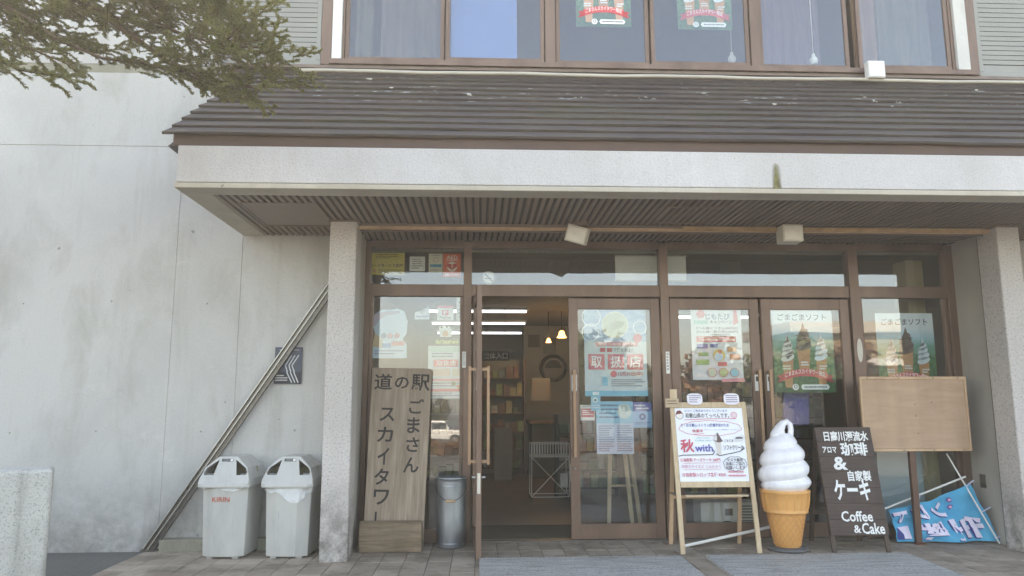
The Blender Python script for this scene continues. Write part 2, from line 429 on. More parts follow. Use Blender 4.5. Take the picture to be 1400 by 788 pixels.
# left concrete wall with formwork joints (real grooves between cast panels)
wl = thing('concrete_wall', 'tall pale grey cast concrete wall with stains beside the entrance', 'wall', (-5, 7.6, -.03))
YW = 7.6
def panel(x0, x1, z0, z1, par=wl, mat=M_WALL, ox=-5):
    return obj('wall_panel', box(x0-ox+.0025, x1-ox-.0025, 0, .35, z0+.03+.004, z1+.03-.004), mat, par, .003)
xs = [-11, -8.2, -5.55, -3.08, -2.42, -1.22]
for a, b in zip(xs, xs[1:]):
    panel(a, b, -.035, 4.03 if b <= -3 else 3.45)
for a, b in zip([-11, -8.2, -5.4], [-8.2, -5.4, -2.62]): panel(a, b, 4.03, 4.84)
for a, b in zip([-11, -8.2, -5.4], [-8.2, -5.4, -2.78]): panel(a, b, 4.93, 7.3)
obj('wall_core', box(-6, 3.75, .005, .4, 0, 3.46), M_WALL, wl); obj('wall_core', box(-6, 2.2, .007, .4, 3.461, 7.2), M_WALL, wl)
obj('ledge_groove', box(-6, 2.2, .005, .05, 4.86, 4.97), M_PLINTH, wl)
r_ = random.Random(4)
th_m = MB().lathe([(.009, 0), (.009, .002), (.001, .0022)], 10, cap=False)
th_m.v = [(a_, -c_, b_) for a_, b_, c_ in th_m.v]; th_m = th_m.mesh('tie_hole'); th_m.materials.append(M_PLINTH)
for x_ in (-4.55, -3.72, -2.75):
    for z_ in (1.15, 2.42): o = obj('tie_hole', th_m, M_STEEL_DK, wl); o.location = (x_+5+r_.uniform(-.03, .03), 0, z_+r_.uniform(-.02, .02))
pl = tag(obj('plinth', box(-3.02, -1.40, 7.47, 7.606, -.02, .105), M_PLINTH, bevel=.01), 'low mossy concrete kerb along the foot of the wall behind the bins', 'kerb')
wr = thing('concrete_wall', 'pale concrete wall beyond the pillar with the wall plate', 'wall', (7, 7.6, -.03))
obj('wall_panel', box(-1.72, 4, 0, .35, 0, 3.4), M_WALL, wr, .006)

# foreground concrete block, rounded
cbk = tag(obj('concrete_block', box(-2.6, 0, 0, .40, 0, .955), M_BLOCK, bevel=.035, segs=4), 'low rough weathered concrete parapet with rounded top edge', 'parapet'); cbk.location = (-3.03, 5.60, -.028); cbk.rotation_euler = (0, 0, rad(28))

# ------------------------------------------------------------------ canopy
cn = thing('entrance_canopy', 'entrance canopy with white stuccoed beam, ribbed brown soffit and dark stepped roof', 'canopy', (1.5, 6.5, 3.09))
CX, CY, CZ = 1.5, 6.5, 3.09
def cbox(x0, x1, y0, y1, z0, z1): return box(x0-CX, x1-CX, y0-CY, y1-CY, z0-CZ, z1-CZ)
XL, XR = -2.42, 8.4
YF = 5.84
obj('beam', cbox(XL, XR, YF+.012, YF+.2, 3.135, 3.44), M_STUCCO, cn, .008)
obj('lower_lip', cbox(XL-.006, XR, YF, YF+.215, SOF-.004, 3.128), M_TRIM, cn, .006)
obj('end_beam', cbox(XL, XL+.2, YF+.205, 7.598, 3.135, 3.44), M_STUCCO, cn, .006)
obj('end_lip', cbox(XL-.004, XL+.215, YF+.218, 7.596, SOF-.003, 3.128), M_TRIM, cn, .006)
obj('soffit_backing', cbox(XL+.216, XR, YF+.216, 7.598, SOF+.022, SOF+.04), M_SOFFIT_BK, cn)
rm = MB().prism([(-.021, .022), (-.017, 0), (.017, 0), (.021, .022)], -.767, .767).mesh('soffit_rib'); rm.materials.append(M_SOFFIT)
rm2 = MB().prism([(-.021, .022), (-.017, 0), (.017, 0), (.021, .022)], -.50, .50).mesh('soffit_rib'); rm2.materials.append(M_SOFFIT)
hatch = [(-2.06, -1.42, 6.31, 7.14), (1.66, 2.22, 6.30, 6.90)]
x = XL+.24; n = 0
restr = MB()
while x < XR:
    segs = [(YF+.217, 7.596)]
    for a, b, c, d in hatch[:1]:
        if a-.02 < x < b+.02: segs = [(YF+.217, c-.012), (d+.012, 7.596)]
    for y0, y1 in segs:
        m = MB().prism([(-.021, .022), (-.017, 0), (.017, 0), (.021, .022)], y0, y1)
        if x < 5.75:
            if len(segs) == 1: o = obj('soffit_rib', rm, M_SOFFIT, cn); o.location = (x-CX, (y0+y1)/2-CY, 0)
            else: o = obj('soffit_rib', MB().prism([(-.021, .022), (-.017, 0), (.017, 0), (.021, .022)], (y0-y1)/2, (y1-y0)/2), M_SOFFIT, cn); o.location = (x-CX, (y0+y1)/2-CY, 0)
        else:
            restr.add([(vx+x-CX, vy-CY, vz) for vx, vy, vz in m.v], m.f)
    x += .0635
tag(obj('soffit_ribs', restr, M_SOFFIT, cn), kind='stuff')
a, b, c, d = hatch[0]
obj('access_hatch', cbox(a, b, c, d, SOF+.003, SOF+.02), M_SOFFIT, cn, .003)
hf = MB()
for q in ((a-.02, b+.02, c-.02, c), (a-.02, b+.02, d, d+.02), (a-.02, a, c, d), (b, b+.02, c, d)): hf.box(q[0]-CX, q[1]-CX, q[2]-CY, q[3]-CY, -.004, .022)
obj('hatch_frame', hf, M_SOFFIT, cn)
a, b, c, d = hatch[1]; hf = MB()
for q in ((a, b, c, c+.02), (a, b, d-.02, d), (a, a+.02, c+.02, d-.02), (b-.02, b, c+.02, d-.02)): hf.box(q[0]-CX, q[1]-CX, q[2]-CY, q[3]-CY, -.006, .004)
obj('hatch_frame', hf, M_SOFFIT, cn)
# inner soffit between shutter track and glass (recessed porch)
ib = thing('porch_ceiling', 'ribbed brown metal ceiling strip between shutter track and shop window', 'ceiling', (1.98, 7.7, 3.09))
obj('backing', box(-3.15, 3.15, -.10, .17, .022, .04), M_SOFFIT_BK, ib)
x = -1.17; m3 = MB().prism([(-.021, .022), (-.017, 0), (.017, 0), (.021, .022)], -.083, .083).mesh('soffit_rib'); m3.materials.append(M_SOFFIT)
while x < 5.12:
    o = obj('ceiling_rib', m3, M_SOFFIT, ib); o.location = (x-1.98, -.016, 0); x += .0635
# shutter track hanging under the soffit
st = thing('shutter_track', 'long rusty tan roller shutter track under the canopy soffit', 'shutter track', (1.98, 7.06, 3.0))
obj('track_cover', box(-3.16, 3.12, -.06, .06, .062, .088), M_SOFFIT, st, .004)
obj('guide_rail', box(-3.15, 3.1, -.055, -.03, .03, .06), M_TANEDGE, st, .003)
obj('guide_rail', box(-3.15, 3.1, .03, .055, .03, .06), M_SOFFIT, st, .003)
rs = plain((172, 140, 104), .7, .25, 9)
obj('patched_rail', box(.0, 3.08, -.075, -.062, .035, .075), rs, st, .003)
# roof of lapped boards
sl = (4.93-3.525)/(7.80-5.84); nC = 11; dy = (7.80-5.84)/nC
def course(i):
    y0 = 5.84+dy*i; z0 = 3.525+dy*i*sl
    al = math.atan(sl)-rad(2.6); dv, nv = (math.cos(al), math.sin(al)), (-math.sin(al), math.cos(al)); Lb = dy*1.42; tb = .024
    pr = [(y0, z0), (y0+dv[0]*Lb, z0+dv[1]*Lb), (y0+dv[0]*Lb+nv[0]*.008, z0+dv[1]*Lb+nv[1]*.008), (y0+nv[0]*tb, z0+nv[1]*tb)]
    xl = XL-.13+rng.uniform(-.006, .006); m = MB()
    segsx = [xl]+[xl+(XR-xl)*k/26 for k in range(1, 26)]+[XR]
    for k, xx in enumerate(segsx):
        wz = rng.uniform(-.0045, .0045); wy = rng.uniform(-.003, .003)
        m.v += [(xx-CX, yy+(wy if q in (0, 3) else 0)-CY, zz+(wz if q in (0, 3) else 0)-CZ) for q, (yy, zz) in enumerate(pr)]
    nk = len(segsx); m.f += [(0, 1, 2, 3), (4*nk-1, 4*nk-2, 4*nk-3, 4*nk-4)]
    for k in range(nk-1): m.f += [(4*k+q, 4*k+(q+1) % 4, 4*k+4+(q+1) % 4, 4*k+4+q) for q in range(4)]
    return obj('roof_plank', m, M_ROOF, cn, .003)
for i in range(nC): course(i)
obj('fascia', cbox(XL-.05, XR, YF+.03, YF+.06, 3.443, 3.545), M_FASCIA, cn, .004)
obj('roof_deck', MB().add([(XL-.1-CX, 5.9-CY, 3.447-CZ), (XR-CX, 5.9-CY, 3.447-CZ), (XR-CX, 7.83-CY, 4.9-CZ), (XL-.1-CX, 7.83-CY, 4.9-CZ), (XL-.1-CX, 7.83-CY, 3.447-CZ), (XR-CX, 7.83-CY, 3.447-CZ)],
    [(0, 1, 2, 3), (0, 3, 4), (1, 5, 2), (0, 4, 5, 1), (3, 2, 5, 4)]), M_SOFFIT_BK, cn)
# moss/algae stain on the beam under a drip
ms = N('algae_stain', .9); ms.col(ms.ramp(ms.noise(30, 4), [(.35, S(96, 92, 52)), (.7, S(140, 134, 92))])); gx = ms.sep(ms.n('TexCoord').outputs['Generated']); fx = ms.math('SUBTRACT', 1, ms.math('ABSOLUTE', ms.math('SUBTRACT', ms.math('MULTIPLY', gx[0], 2), 1)), True); fz = ms.math('SUBTRACT', 1, gx[2], True)
ms.l(ms.math('MULTIPLY', ms.ramp(ms.math('MULTIPLY', ms.math('MULTIPLY', fx, ms.math('POWER', fz, .5)), ms.math('ADD', ms.noise(26, 5, ms.map((1, 1, .25))), .4)), [(.1, W(0)), (.55, W(1))]), .85), ms.b.inputs['Alpha'])
x_, z_ = at(1063, 252, YF)
mp = MB(); mp.add([(x_-.05-CX, YF+.009-CY, 3.13-CZ), (x_+.05-CX, YF+.009-CY, 3.13-CZ), (x_+.035-CX, YF+.009-CY, 3.33-CZ), (x_-.03-CX, YF+.009-CY, 3.36-CZ)], [(0, 1, 2, 3)])
obj('algae_stain', mp, ms.m, cn)

# ------------------------------------------------------------------ pillars and reveals
def pillar(label, x0, x1, xr0, xr1, rx, plate_at=None):
    p = thing('pillar', label, 'pillar', ((x0+x1)/2, 7.2, -.006), group='concrete pillars carrying the canopy'); cx = (x0+x1)/2
    obj('shaft', box(x0-cx, x1-cx, -.3, -.0, 0, 3.094), M_PILLAR, p, .014, 3)
    obj('cap', box(x0-cx-.012, x1-cx+.012, -.312, .0, 3.078, 3.0938), M_SOFFIT, p)
    obj('shutter_guide', box(rx[0]-cx, rx[1]-cx, .002, .06, 0, 3.05), M_STEEL_DK, p, .003)
    obj('reveal_wall', box(xr0-cx, xr1-cx, .062, .66, 0, 3.094), M_REVEAL, p, .004)
    return p, cx
p1, c1 = pillar('speckled concrete pillar beside the grey bins and wooden sign', -1.40, -1.15, -1.40, -1.19, (-1.28, -1.165))
p2, c2 = pillar('speckled concrete pillar with reveal beside the fallen blue banner', 5.06, 5.29, 5.15, 5.30, (5.10, 5.19))
obj('wall_plate', box(5.143-c2, 5.152-c2, .335, .42, .52, .655), M_STEEL_DK, p2, .002)

# ------------------------------------------------------------------ shop front (bronze aluminium frame)
sf = thing('storefront', 'bronze aluminium shop front with transom windows and fixed glass bays', 'shop front', (1.98, YG, -.006))
SX = 1.98
def fr(name, x0, x1, z0, z1, y0=-.05, y1=.05, mat=None, bev=.004): return obj(name, box(x0-SX, x1-SX, y0, y1, z0+.006, z1+.006), mat or M_FRAME, sf, bev)
XM = [(-1.19, -1.135), (-.16, -.075), (1.925, 2.015), (3.985, 4.09), (5.065, 5.15)]
for i, (a, b) in enumerate(XM): fr('mullion', a, b, 0, 3.07, -.062, .055)
TZ0, TZ1 = 2.49, 2.615
for (a, b), (c, d) in zip(XM, XM[1:]):
    fr('transom_bar', b, c, TZ0, TZ1, -.045, .05); fr('head_bar', b, c, 3.01, 3.088, -.04, .05)
    obj('transom_pane', box(b-SX, c-SX, -.004, .004, TZ1+.006, 3.016), M_GLASS, sf)
for i in (0, 3):
    b, c = XM[i][1], XM[i+1][0]
    fr('bottom_rail', b, c, .0, .13, -.04, .045); fr('side_stile', b, b+.035, .13, TZ0, -.03, .04); fr('side_stile', c-.035, c, .13, TZ0, -.03, .04)
    obj('fixed_pane', box(b+.035-SX, c-.035-SX, -.004, .004, .136, TZ0+.006), M_GLASS, sf)
for b, c in ((-.075, 1.925), (2.015, 3.985)):
    fr('threshold', b, c, -.005, .012, -.05, .06, M_STEEL_DK, 0)
# plate with the pull handle on the right mullion
o = obj('oval_plate', MB().lathe([(.001, 0), (.03, 0), (.03, .006), (.001, .006)], 20).mesh('oval_plate'), M_CREAMBOX, sf)
o.rotation_euler = (PI/2, 0, 0); o.scale = (1, 4.2, 1); o.location = (4.045-SX, -.0625, 1.93)

# doors ------------------------------------------------------------
def door(label, hinge_x, width, dirn, angle=0.):
    """swing door hinged at hinge_x; leaf runs along dirn*x; handles on the free stile, both faces"""
    d = thing('glass_door', label, 'door', (hinge_x, YG-.005, .0), (0, 0, angle), 'bronze framed glass doors of the entrance')
    q = lambda a, b: (min(a*dirn, b*dirn), max(a*dirn, b*dirn))
    H = 2.475; sw = .105
    def bx(nm, a, b, y0, y1, z0, z1, mat=M_FRAME, bev=.004):
        u, v = q(a, b); return obj(nm, box(u, v, y0, y1, z0, z1), mat, d, bev)
    bx('stile', .01, sw, -.024, .024, .015, H); bx('stile', width-sw, width-.008, -.024, .024, .015, H)
    bx('top_rail', sw, width-sw, -.021, .021, H-.115, H); bx('bottom_rail', sw, width-sw, -.021, .021, .015, .165)
    bx('glazing', sw, width-sw, -.004, .004, .165, H-.115, M_GLASS, 0)
    for sy in (-1, 1):
        hx = (width-.05)*dirn
        m = MB().bar((hx, sy*.085, .83), (hx, sy*.085, 1.72), .032, .026).bar((hx, sy*.022, .86), (hx, sy*.075, .86), .03, .03).bar((hx, sy*.022, 1.69), (hx, sy*.075, 1.69), .03, .03)
        obj('pull_handle', m, M_HANDLE, d, .003)
        k = MB().lathe([(.012, 0), (.014, .008), (.014, .03), (.009, .04)], 14); k.v = [(vx+hx, sy*(.022+vz), .72+vy) for vx, vy, vz in k.v]
        obj('lock_knob', k, M_STEEL, d)
    u, v = q(width-.008, width-.0055); obj('lock_plate', box(u, v, -.014, .014, .58, .76), M_CREAMBOX, d)
    u, v = q(width-.085, width-.03)
    c_ = obj('push_label', box(u, v, -.0255, -.0245, 1.50, 1.67), M_WHITE, d)
    obj('push_print', box(u+.012, v-.012, -.0262, -.0257, 1.60, 1.65), plain((70, 66, 60)), d)
    return d
door('open bronze framed glass door swung out edge-on beside the galvanised bucket', -.035, .945, 1, rad(-87.4))
door('closed bronze glass door carrying the pink stamped poster beside the open doorway', 1.925, .985, -1)
door('closed bronze glass door behind the easel whiteboard', 2.018, .975, 1)
door('closed bronze glass door with ice cream poster behind the giant cone', 3.982, .975, -1)

# ------------------------------------------------------------------ upper storey
YU = 7.85
us = thing('upper_storey', 'upper storey with bronze windows, white posts and grey louvres above the roof', 'building', (2, YU, 4.9))
UX, UZ = 2.0, 4.9
def ub(name, x0, x1, z0, z1, y0=0., y1=.06, mat=None, bev=.004): return obj(name, box(x0-UX, x1-UX, y0, y1, z0-UZ, z1-UZ), mat or M_FRAME, us, bev)
ZT = 7.3
ub('apron_wall', -2.9, 9.4, 4.3, 5.05, .03, .3, M_SOFFIT_BK, 0)
ub('sill', -1.66, 5.70, 5.075, 5.135, -.06, .05); ub('drip_edge', -2.9, 9.4, 5.035, 5.072, -.03, .05, M_SOFFIT)
ub('lintel', -2.9, 9.4, 6.75, ZT, -.02, .3, M_WPAINT, 0)
wpx = [(-1.505, -.40), (-.385, .725), (.86, 1.925), (1.94, 3.075), (3.20, 4.25), (4.345, 5.435)]
for k, (a, b) in enumerate(wpx):
    yy = .03 if k % 2 == 0 else .0
    win = ub('window', a, b, 5.14, 5.20, yy, yy+.04)
    for nm, q in (('sash_stile', (a, a+.045, 5.20, 6.70)), ('sash_stile', (b-.045, b, 5.20, 6.70)), ('sash_top', (a, b, 6.70, 6.75))):
        obj(nm, box(q[0]-UX, q[1]-UX, yy, yy+.038, q[2]-UZ, q[3]-UZ), M_FRAME, win, .003)
    obj('pane', box(a+.045-UX, b-.045-UX, yy+.016, yy+.022, 5.20-UZ, 6.70-UZ), M_GLASS, win)
for a, b in ((.735, .85), (3.085, 3.19)): ub('window_post', a, b, 5.14, 6.75, -.02, .07)
for a, b in ((-1.528, -1.507), (5.438, 5.475)): ub('window_jamb', a, b, 5.136, 6.75, -.012, .07)
ub('white_post', -1.635, -1.53, 5.138, 6.75, -.05, .06, M_WHITE); ub('white_post', 5.478, 5.62, 5.138, 6.75, -.05, .06, M_WPAINT)
ub('brown_post', 5.625, 5.735, 5.075, 6.75, -.035, .06); ub('brown_post', -1.755, -1.64, 5.075, 6.75, -.035, .06)
M_LOUV = plain((146, 146, 140), .55, .05, 3)
lm = {}
for x0, x1 in ((-2.77, -1.76), (5.74, 9.3)):
    ub('louvre_frame', x0, x1, 5.075, 5.13, -.02, .05, M_LOUV)
    ub('louvre_stile', x0, x0+.05, 5.13, 6.75, -.02, .05, M_LOUV); ub('louvre_stile', x1-.05, x1, 5.13, 6.75, -.02, .05, M_LOUV)
    ub('louvre_back', x0, x1, 5.08, 6.75, .052, .07, M_SOFFIT_BK, 0)
    z = 5.14; wd = x1-x0-.102
    sm = MB().add([(-wd/2, -.012, 0), (wd/2, -.012, 0), (wd/2, .04, .052), (-wd/2, .04, .052), (-wd/2, -.014, .05), (wd/2, -.014, .05), (wd/2, .038, .058), (-wd/2, .038, .058)],
                  [(0,3,2,1),(4,5,6,7),(0,1,5,4),(1,2,6,5),(2,3,7,6),(3,0,4,7)]).mesh('louvre_slat'); sm.materials.append(M_LOUV)
    obj('louvre_slat', box(x0+.051-UX, x1-.051-UX, -.012, .03, 5.13-UZ, 5.215-UZ), M_LOUV, us, .003)
    z = 5.225
    while z < 6.7:
        o = obj('louvre_slat', sm, M_LOUV, us); o.location = ((x0+x1)/2-UX, 0, z-UZ); z += .0585
# room behind the upper windows
def st_(name, b, m): return tag(obj(name, b, m), kind='structure')
st_('upper_floor', box(-2.9, 9.4, 7.95, 14, 4.7, 4.8), M_BROWNFLOOR); st_('upper_back_wall', box(-2.9, 9.4, 13.9, 14.1, 4.8, 7.3), M_INWALL)
st_('upper_ceiling', box(-2.9, 9.4, 8.16, 14, 7.15, 7.29), plain((140, 126, 124), .8)); st_('flat_roof', box(-11.2, 9.6, 7.62, 18, 7.305, 7.5), M_SOFFIT_BK)
st_('upper_side_wall', box(-3.1, -2.9, 8.0, 14, 4.7, 7.3), M_INWALL); st_('upper_side_wall', box(9.4, 9.6, 7.85, 14, 4.7, 7.3), M_INWALL)
# flat blue sheet inside the second upper window
tag(obj('blue_sheet', box(-.33, .42, 7.93, 7.94, 5.17, 6.72), plain((98, 128, 184), .7, .06, 2)), 'flat sky blue sheet behind the second upstairs window', 'blind')
def curtain(label, x0, x1, y, col):
    m = MB(); n = max(8, int((x1-x0)/.025))
    for i in range(n+1):
        xx = x0+(x1-x0)*i/n; yy = y+.03*math.sin(i*1.25)+.012*math.sin(i*.43)
        m.v += [(xx, yy, 5.02), (xx+.004*math.sin(i), yy*.3+y*.7, 6.9)]
    m.f = [(2*i, 2*i+2, 2*i+3, 2*i+1) for i in range(n)]; m.smooth = True
    tag(obj('curtain', m, plain(col, .9, .12, 3)), label, 'curtain')
curtain('narrow olive curtain at the edge of the first upstairs window', -1.42, -1.22, 8.06, (84, 78, 62))
curtain('grey brown curtain covering most of the first upstairs window', -1.14, -.44, 8.12, (86, 78, 74))
curtain('dusty pink curtain behind the fifth upstairs window', 3.3, 4.2, 8.45, (100, 82, 94))
curtain('tan curtain at the edge of the last upstairs window', 4.42, 4.72, 8.1, (118, 92, 76))
curtain('grey green curtain behind the last upstairs window', 4.76, 5.4, 8.16, (88, 86, 78))
for x0, lab in ((2.99, 'bare bulb hanging behind the fourth upstairs window'), (3.98, 'bare bulb hanging low behind the fifth upstairs window')):
    bl = thing('pendant_bulb', lab, 'bulb', (x0, 8.2, 5.40))
    obj('globe', MB().lathe([(.004, -.05), (.035, -.04), (.05, 0), (.04, .035), (.02, .06), (.018, .09)], 18), M_WHITE, bl); obj('cord', MB().tube([(0, 0, .09), (.004, 0, 1.745)], .004, 6), M_WHITE, bl); bl.children[0].data.polygons.foreach_set('use_smooth', [True]*len(bl.children[0].data.polygons))
# conduit and junction box along the head of the roof
pp = MB(); pts = []
for i in range(40):
    xx = -1.95+i*.27; pts.append((xx, 7.70, 4.945+.005*math.sin(i*.9)+.002*math.sin(i*2.3)))
pp.tube(pts, .021, 8); pp.smooth = True
tag(obj('conduit_pipe', pp, plain((188, 180, 166), .5, .08, 4)), 'thin cream conduit pipe running along the top of the dark roof', 'pipe')
jb = thing('junction_box', 'small white junction box on the conduit under the upstairs windows', 'junction box', (4.42, 7.69, 4.95))
obj('box_body', box(-.095, .095, -.05, .04, .0, .20), M_WHITE, jb, .008); obj('box_lid', box(-.09, .09, -.058, -.051, .012, .19), M_WHITE, jb, .004)

# ------------------------------------------------------------------ interior of the shop
st_('shop_floor', box(-1.6, 8, 7.861, 18.2, -.02, -.001), M_BROWNFLOOR); st_('shop_ceiling', box(-1.6, 8, 7.86, 18.2, 2.98, 3.05), M_INCEIL)
st_('shop_back_wall', box(-1.6, 8, 18, 18.2, 0, 3), M_INWALL); st_('shop_side_wall', box(-1.6, -1.41, 7.96, 18, 0, 3), M_INWALL); st_('shop_side_wall', box(7.8, 8, 7.96, 18, 0, 3), M_INWALL)
st_('storey_slab', box(-2.7, 9.3, 7.87, 18.2, 3.06, 4.69), M_SOFFIT_BK)
st_('shop_partition', box(.95, 3.4, 15.6, 15.75, 0, 2.97), M_INWALL)

# lit lamps inside
for i, (yy, x0, x1) in enumerate(((12.7, -.95, .85), (14.7, -.95, .95), (16.8, -.95, 1.0), (10.6, 2.6, 4.2), (13.5, 3.6, 5.2))):
    f = thing('ceiling_light', ('lit white fluorescent tube on the shop ceiling behind the payment sticker' if i < 3 else 'lit white fluorescent tube on the shop ceiling behind the closed doors'), 'ceiling light', ((x0+x1)/2, yy, 2.9), group='fluorescent tubes left of the doorway' if i < 3 else 'fluorescent tubes right of the doorway')
    l = (x1-x0)/2
    obj('fitting', box(-l, l, -.05, .05, .045, .08), M_WHITE, f, .004); obj('tube', MB().tube([(-l+.03, 0, .02), (l-.03, 0, .02)], .02, 10), M_TUBE, f)
for x_, y_, z_, lab in ((1.46, 13, 2.5, 'glowing warm tulip lamp hanging beside the ring sign'), (1.245, 13.2, 2.43, 'smaller glowing warm lamp left of the tulip lamp')):
    l = thing('pendant_lamp', lab, 'lamp', (x_, y_, z_)); k = .72 if x_ > 1.3 else .45
    sh = MB().lathe([(.03*k, .17*k), (.06*k, .15*k), (.085*k, .06*k), (.12*k, 0), (.10*k, .01)], 18, cap=False); sh.smooth = True
    obj('shade', sh, M_WARM, l); obj('rod', MB().tube([(0, 0, .16*k), (0, 0, 2.979-z_)], .008, 6), M_INDARK, l)
    ld = bpy.data.lights.new('lamp_light', 'POINT'); ld.energy = 2; ld.color = (1, .72, .42); ld.shadow_soft_size = .05
    lo = bpy.data.objects.new('lamp_light', ld); COL.objects.link(lo); lo.parent = l; lo.location = (0, 0, -.05)

def hanging_sign():
    c = Card('hanging_sign', 'dark sign with white characters hanging inside the open doorway', 'sign', .42, .15, (.262, 11.5, 2.015), color=(58, 54, 50), th=.02)
    c.text('団体入口', .06, .16, .94, .84, (236, 232, 222), .012)
    obj('chain', MB().tube([(-.15, 0, .15), (-.15, 0, .964)], .004, 6).tube([(.15, 0, .15), (.15, 0, .964)], .004, 6), M_STEEL, c.o)
hanging_sign()
# shelves of goods behind the hanging sign
GOODS = [(150, 166, 120), (190, 190, 176), (112, 134, 100), (142, 120, 104), (176, 172, 136), (128, 142, 148), (140, 112, 100), (92, 110, 84), (202, 200, 194), (130, 120, 104)]
def goods_shelf(label, x0, x1, y, levels, h, seed, frame=M_FRAME):
    r = random.Random(seed); t = thing('goods_shelf', label, 'shelf', ((x0+x1)/2, y, 0)); wd = (x1-x0)/2
    for sx in (-wd, wd-.04): obj('upright', box(sx, sx+.04, -.02, .3, 0, h), frame, t)
    obj('back_panel', box(-wd+.04, wd-.04, .28, .3, 0, h), M_INWALL, t)
    for k in range(levels):
        z = .12+k*(h-.15)/levels; s_ = obj('shelf_board', box(-wd+.04, wd-.04, -.02, .28, z, z+.02), frame, t)
        x = -wd+.06
        while x < wd-.16:
            ww = r.uniform(.07, .14); hh = r.uniform(.1, .24); 
            g_ = obj('goods_packet', box(x, x+ww, .02, .2, z+.021, z+.021+hh), plain(r.choice(GOODS), .5, .2, 18), s_); x += ww+.015
goods_shelf('bronze rack of green packets under the dark hanging sign', .05, .92, 14.6, 6, 2.2, 3)
tp = thing('tripod_stand', 'pale wooden tripod stand inside the door with the stamped poster', 'stand', (1.62, 8.55, 0))
for a_, b_ in (((-.16, 0, 0), (-.10, .1, 1.05)), ((.10, -.05, 0), (.04, .1, 1.05)), ((.24, .2, 0), (.10, .12, 1.05))): obj('leg', MB().bar(a_, b_, .045, .03), M_PINE, tp, .003)
obj('cross_bar', MB().bar((-.13, .05, .45), (.17, .08, .45), .03, .02), M_PINE, tp); obj('top_block', box(-.14, .14, .06, .16, 1.02, 1.10), M_PINE, tp, .004)
goods_shelf('dark low shelf of goods deep behind the stamped poster', 1.15, 2.1, 11.2, 4, 1.2, 5, M_INDARK)
goods_shelf('wide goods shelf behind the easel whiteboard', 2.2, 3.7, 10.4, 5, 1.7, 8, M_DARKLEG)
goods_shelf('goods shelf against the inside wall behind the wooden sign', -1.3, -.2, 13, 5, 1.9, 11, M_STEEL)
goods_shelf('goods shelf behind the tan blank board', 4.2, 5.6, 12, 5, 1.8, 12, M_DARKLEG)
ct = thing('shop_counter', 'dark shop counter with papers under the ring sign', 'counter', (1.75, 14.4, 0))
obj('counter_body', box(-.75, 1.3, -.3, .5, 0, .98), plain((78, 84, 74), .6), ct, .01); obj('counter_top', box(-.8, 1.35, -.35, .55, .98, 1.03), plain((130, 112, 92), .4), ct, .006)
tag(obj('grey_cabinet', box(.28, .62, 13.6, 14.0, 0, .92), plain((128, 128, 124), .5), bevel=.01), 'plain grey cabinet standing inside the open doorway', 'cabinet')
rg = thing('ring_sign', 'dark ring shaped sign on the back wall of the shop', 'sign', (1.565, 15.58, 2.08))
r1 = MB(); pr = [(.255*math.cos(t*PI/16), 0, .255*math.sin(t*PI/16)) for t in range(33)]; r1.tube(pr, .038, 8, False)
obj('ring', r1, M_INDARK, rg); obj('half_disc', MB().prism([(.17*math.cos(t*PI/10), .17*math.sin(t*PI/10)) for t in range(11)], -.02, .01), M_INDARK, rg)
for px, lab, colr in (((727, 517, 752, 548), 'white rounded notice on the counter below the ring sign', (150, 146, 138)), ((722, 458, 738, 475), 'small dark frame on the wall beside the warm lamps', (80, 76, 66)), ((743, 462, 760, 484), 'green grey board on the wall left of the tulip lamp', (96, 98, 82))):
    sticker('wall_notice', lab, 'notice', px, 15.57 if px[1] < 500 else 14.2, colr)
# wire basket trolley
tr = thing('basket_trolley', 'thin white wire shopping basket trolley inside the doorway', 'trolley', (1.02, 10.9, 0))
def wires(a): 
    m = MB()
    for p, q in a: m.tube([p, q], .006, 5)
    return m
bw, bd = .27, .2
C4 = [(-bw, -bd), (bw, -bd), (bw, bd), (-bw, bd)]
fr_ = []
for (a, b), (c, d) in zip(C4, C4[1:]+C4[:1]):
    fr_ += [((a, b, .62), (c, d, .62)), ((a, b, .07), (c, d, .07)), ((a, b, .07), (a*.98, b, .62)), ((a, b, .8), (c, d, .8))]
fr_ += [((-bw, -bd, .07), (bw, -bd, .62)), ((bw, bd, .07), (-bw, bd, .62))]
obj('frame', wires(fr_), M_WHITE, tr)
bk = []
for i in range(15):
    t = -bw+2*bw*i/14; bk += [((t, -bd, .62), (t, -bd, .8)), ((t, bd, .62), (t, bd, .8)), ((t, -bd, .62), (t, bd, .62))]
obj('wire_basket', wires(bk), M_WHITE, tr)
for a, b in C4:
    w_ = MB().lathe([(.035, -.012), (.035, .012)], 14); w_.v = [(vz+a, vx+b, .036+vy) for vx, vy, vz in w_.v]; obj('castor', w_, M_INDARK, tr)
tag(obj('door_mat', box(.02, 1.9, 7.9, 8.75, -.0005, .008), plain((96, 90, 76), .95, .15, 30, 0, .2, .4)), 'dark olive entrance mat inside the open doorway', 'mat')
hb = thing('hanging_signboard', 'blank cream panel hung inside across the transom windows', 'panel', (1.885, 7.96, 2.705))
obj('panel_board', box(-.39, .39, 0, .03, 0, .272), M_WHITE, hb)
for q in ((-.40, .40, -.012, .0), (-.40, .40, .26, .272)): obj('panel_edge', box(q[0], q[1], -.008, -.001, q[2], q[3]), M_CREAMBOX, hb)
wb = thing('electric_box', 'low white appliance behind the glass below the easel', 'appliance', (2.65, 8.02, 0))
obj('casing', box(-.30, .32, 0, .28, .0, .335), M_WHITE, wb, .01); obj('socket', box(-.04, .04, -.008, -.001, .2, .27), M_STEEL_DK, wb)
obj('cable', MB().tube([(-.2+.035*i, -.01, .03+.11*math.sin(PI*i/10)) for i in range(11)], .008, 6), M_INDARK, wb)
gr = MB()
for i in range(9): gr.box(.1, .28, -.006, -.001, .05+.03*i, .06+.03*i)
obj('grille', gr, M_STEEL_DK, wb)
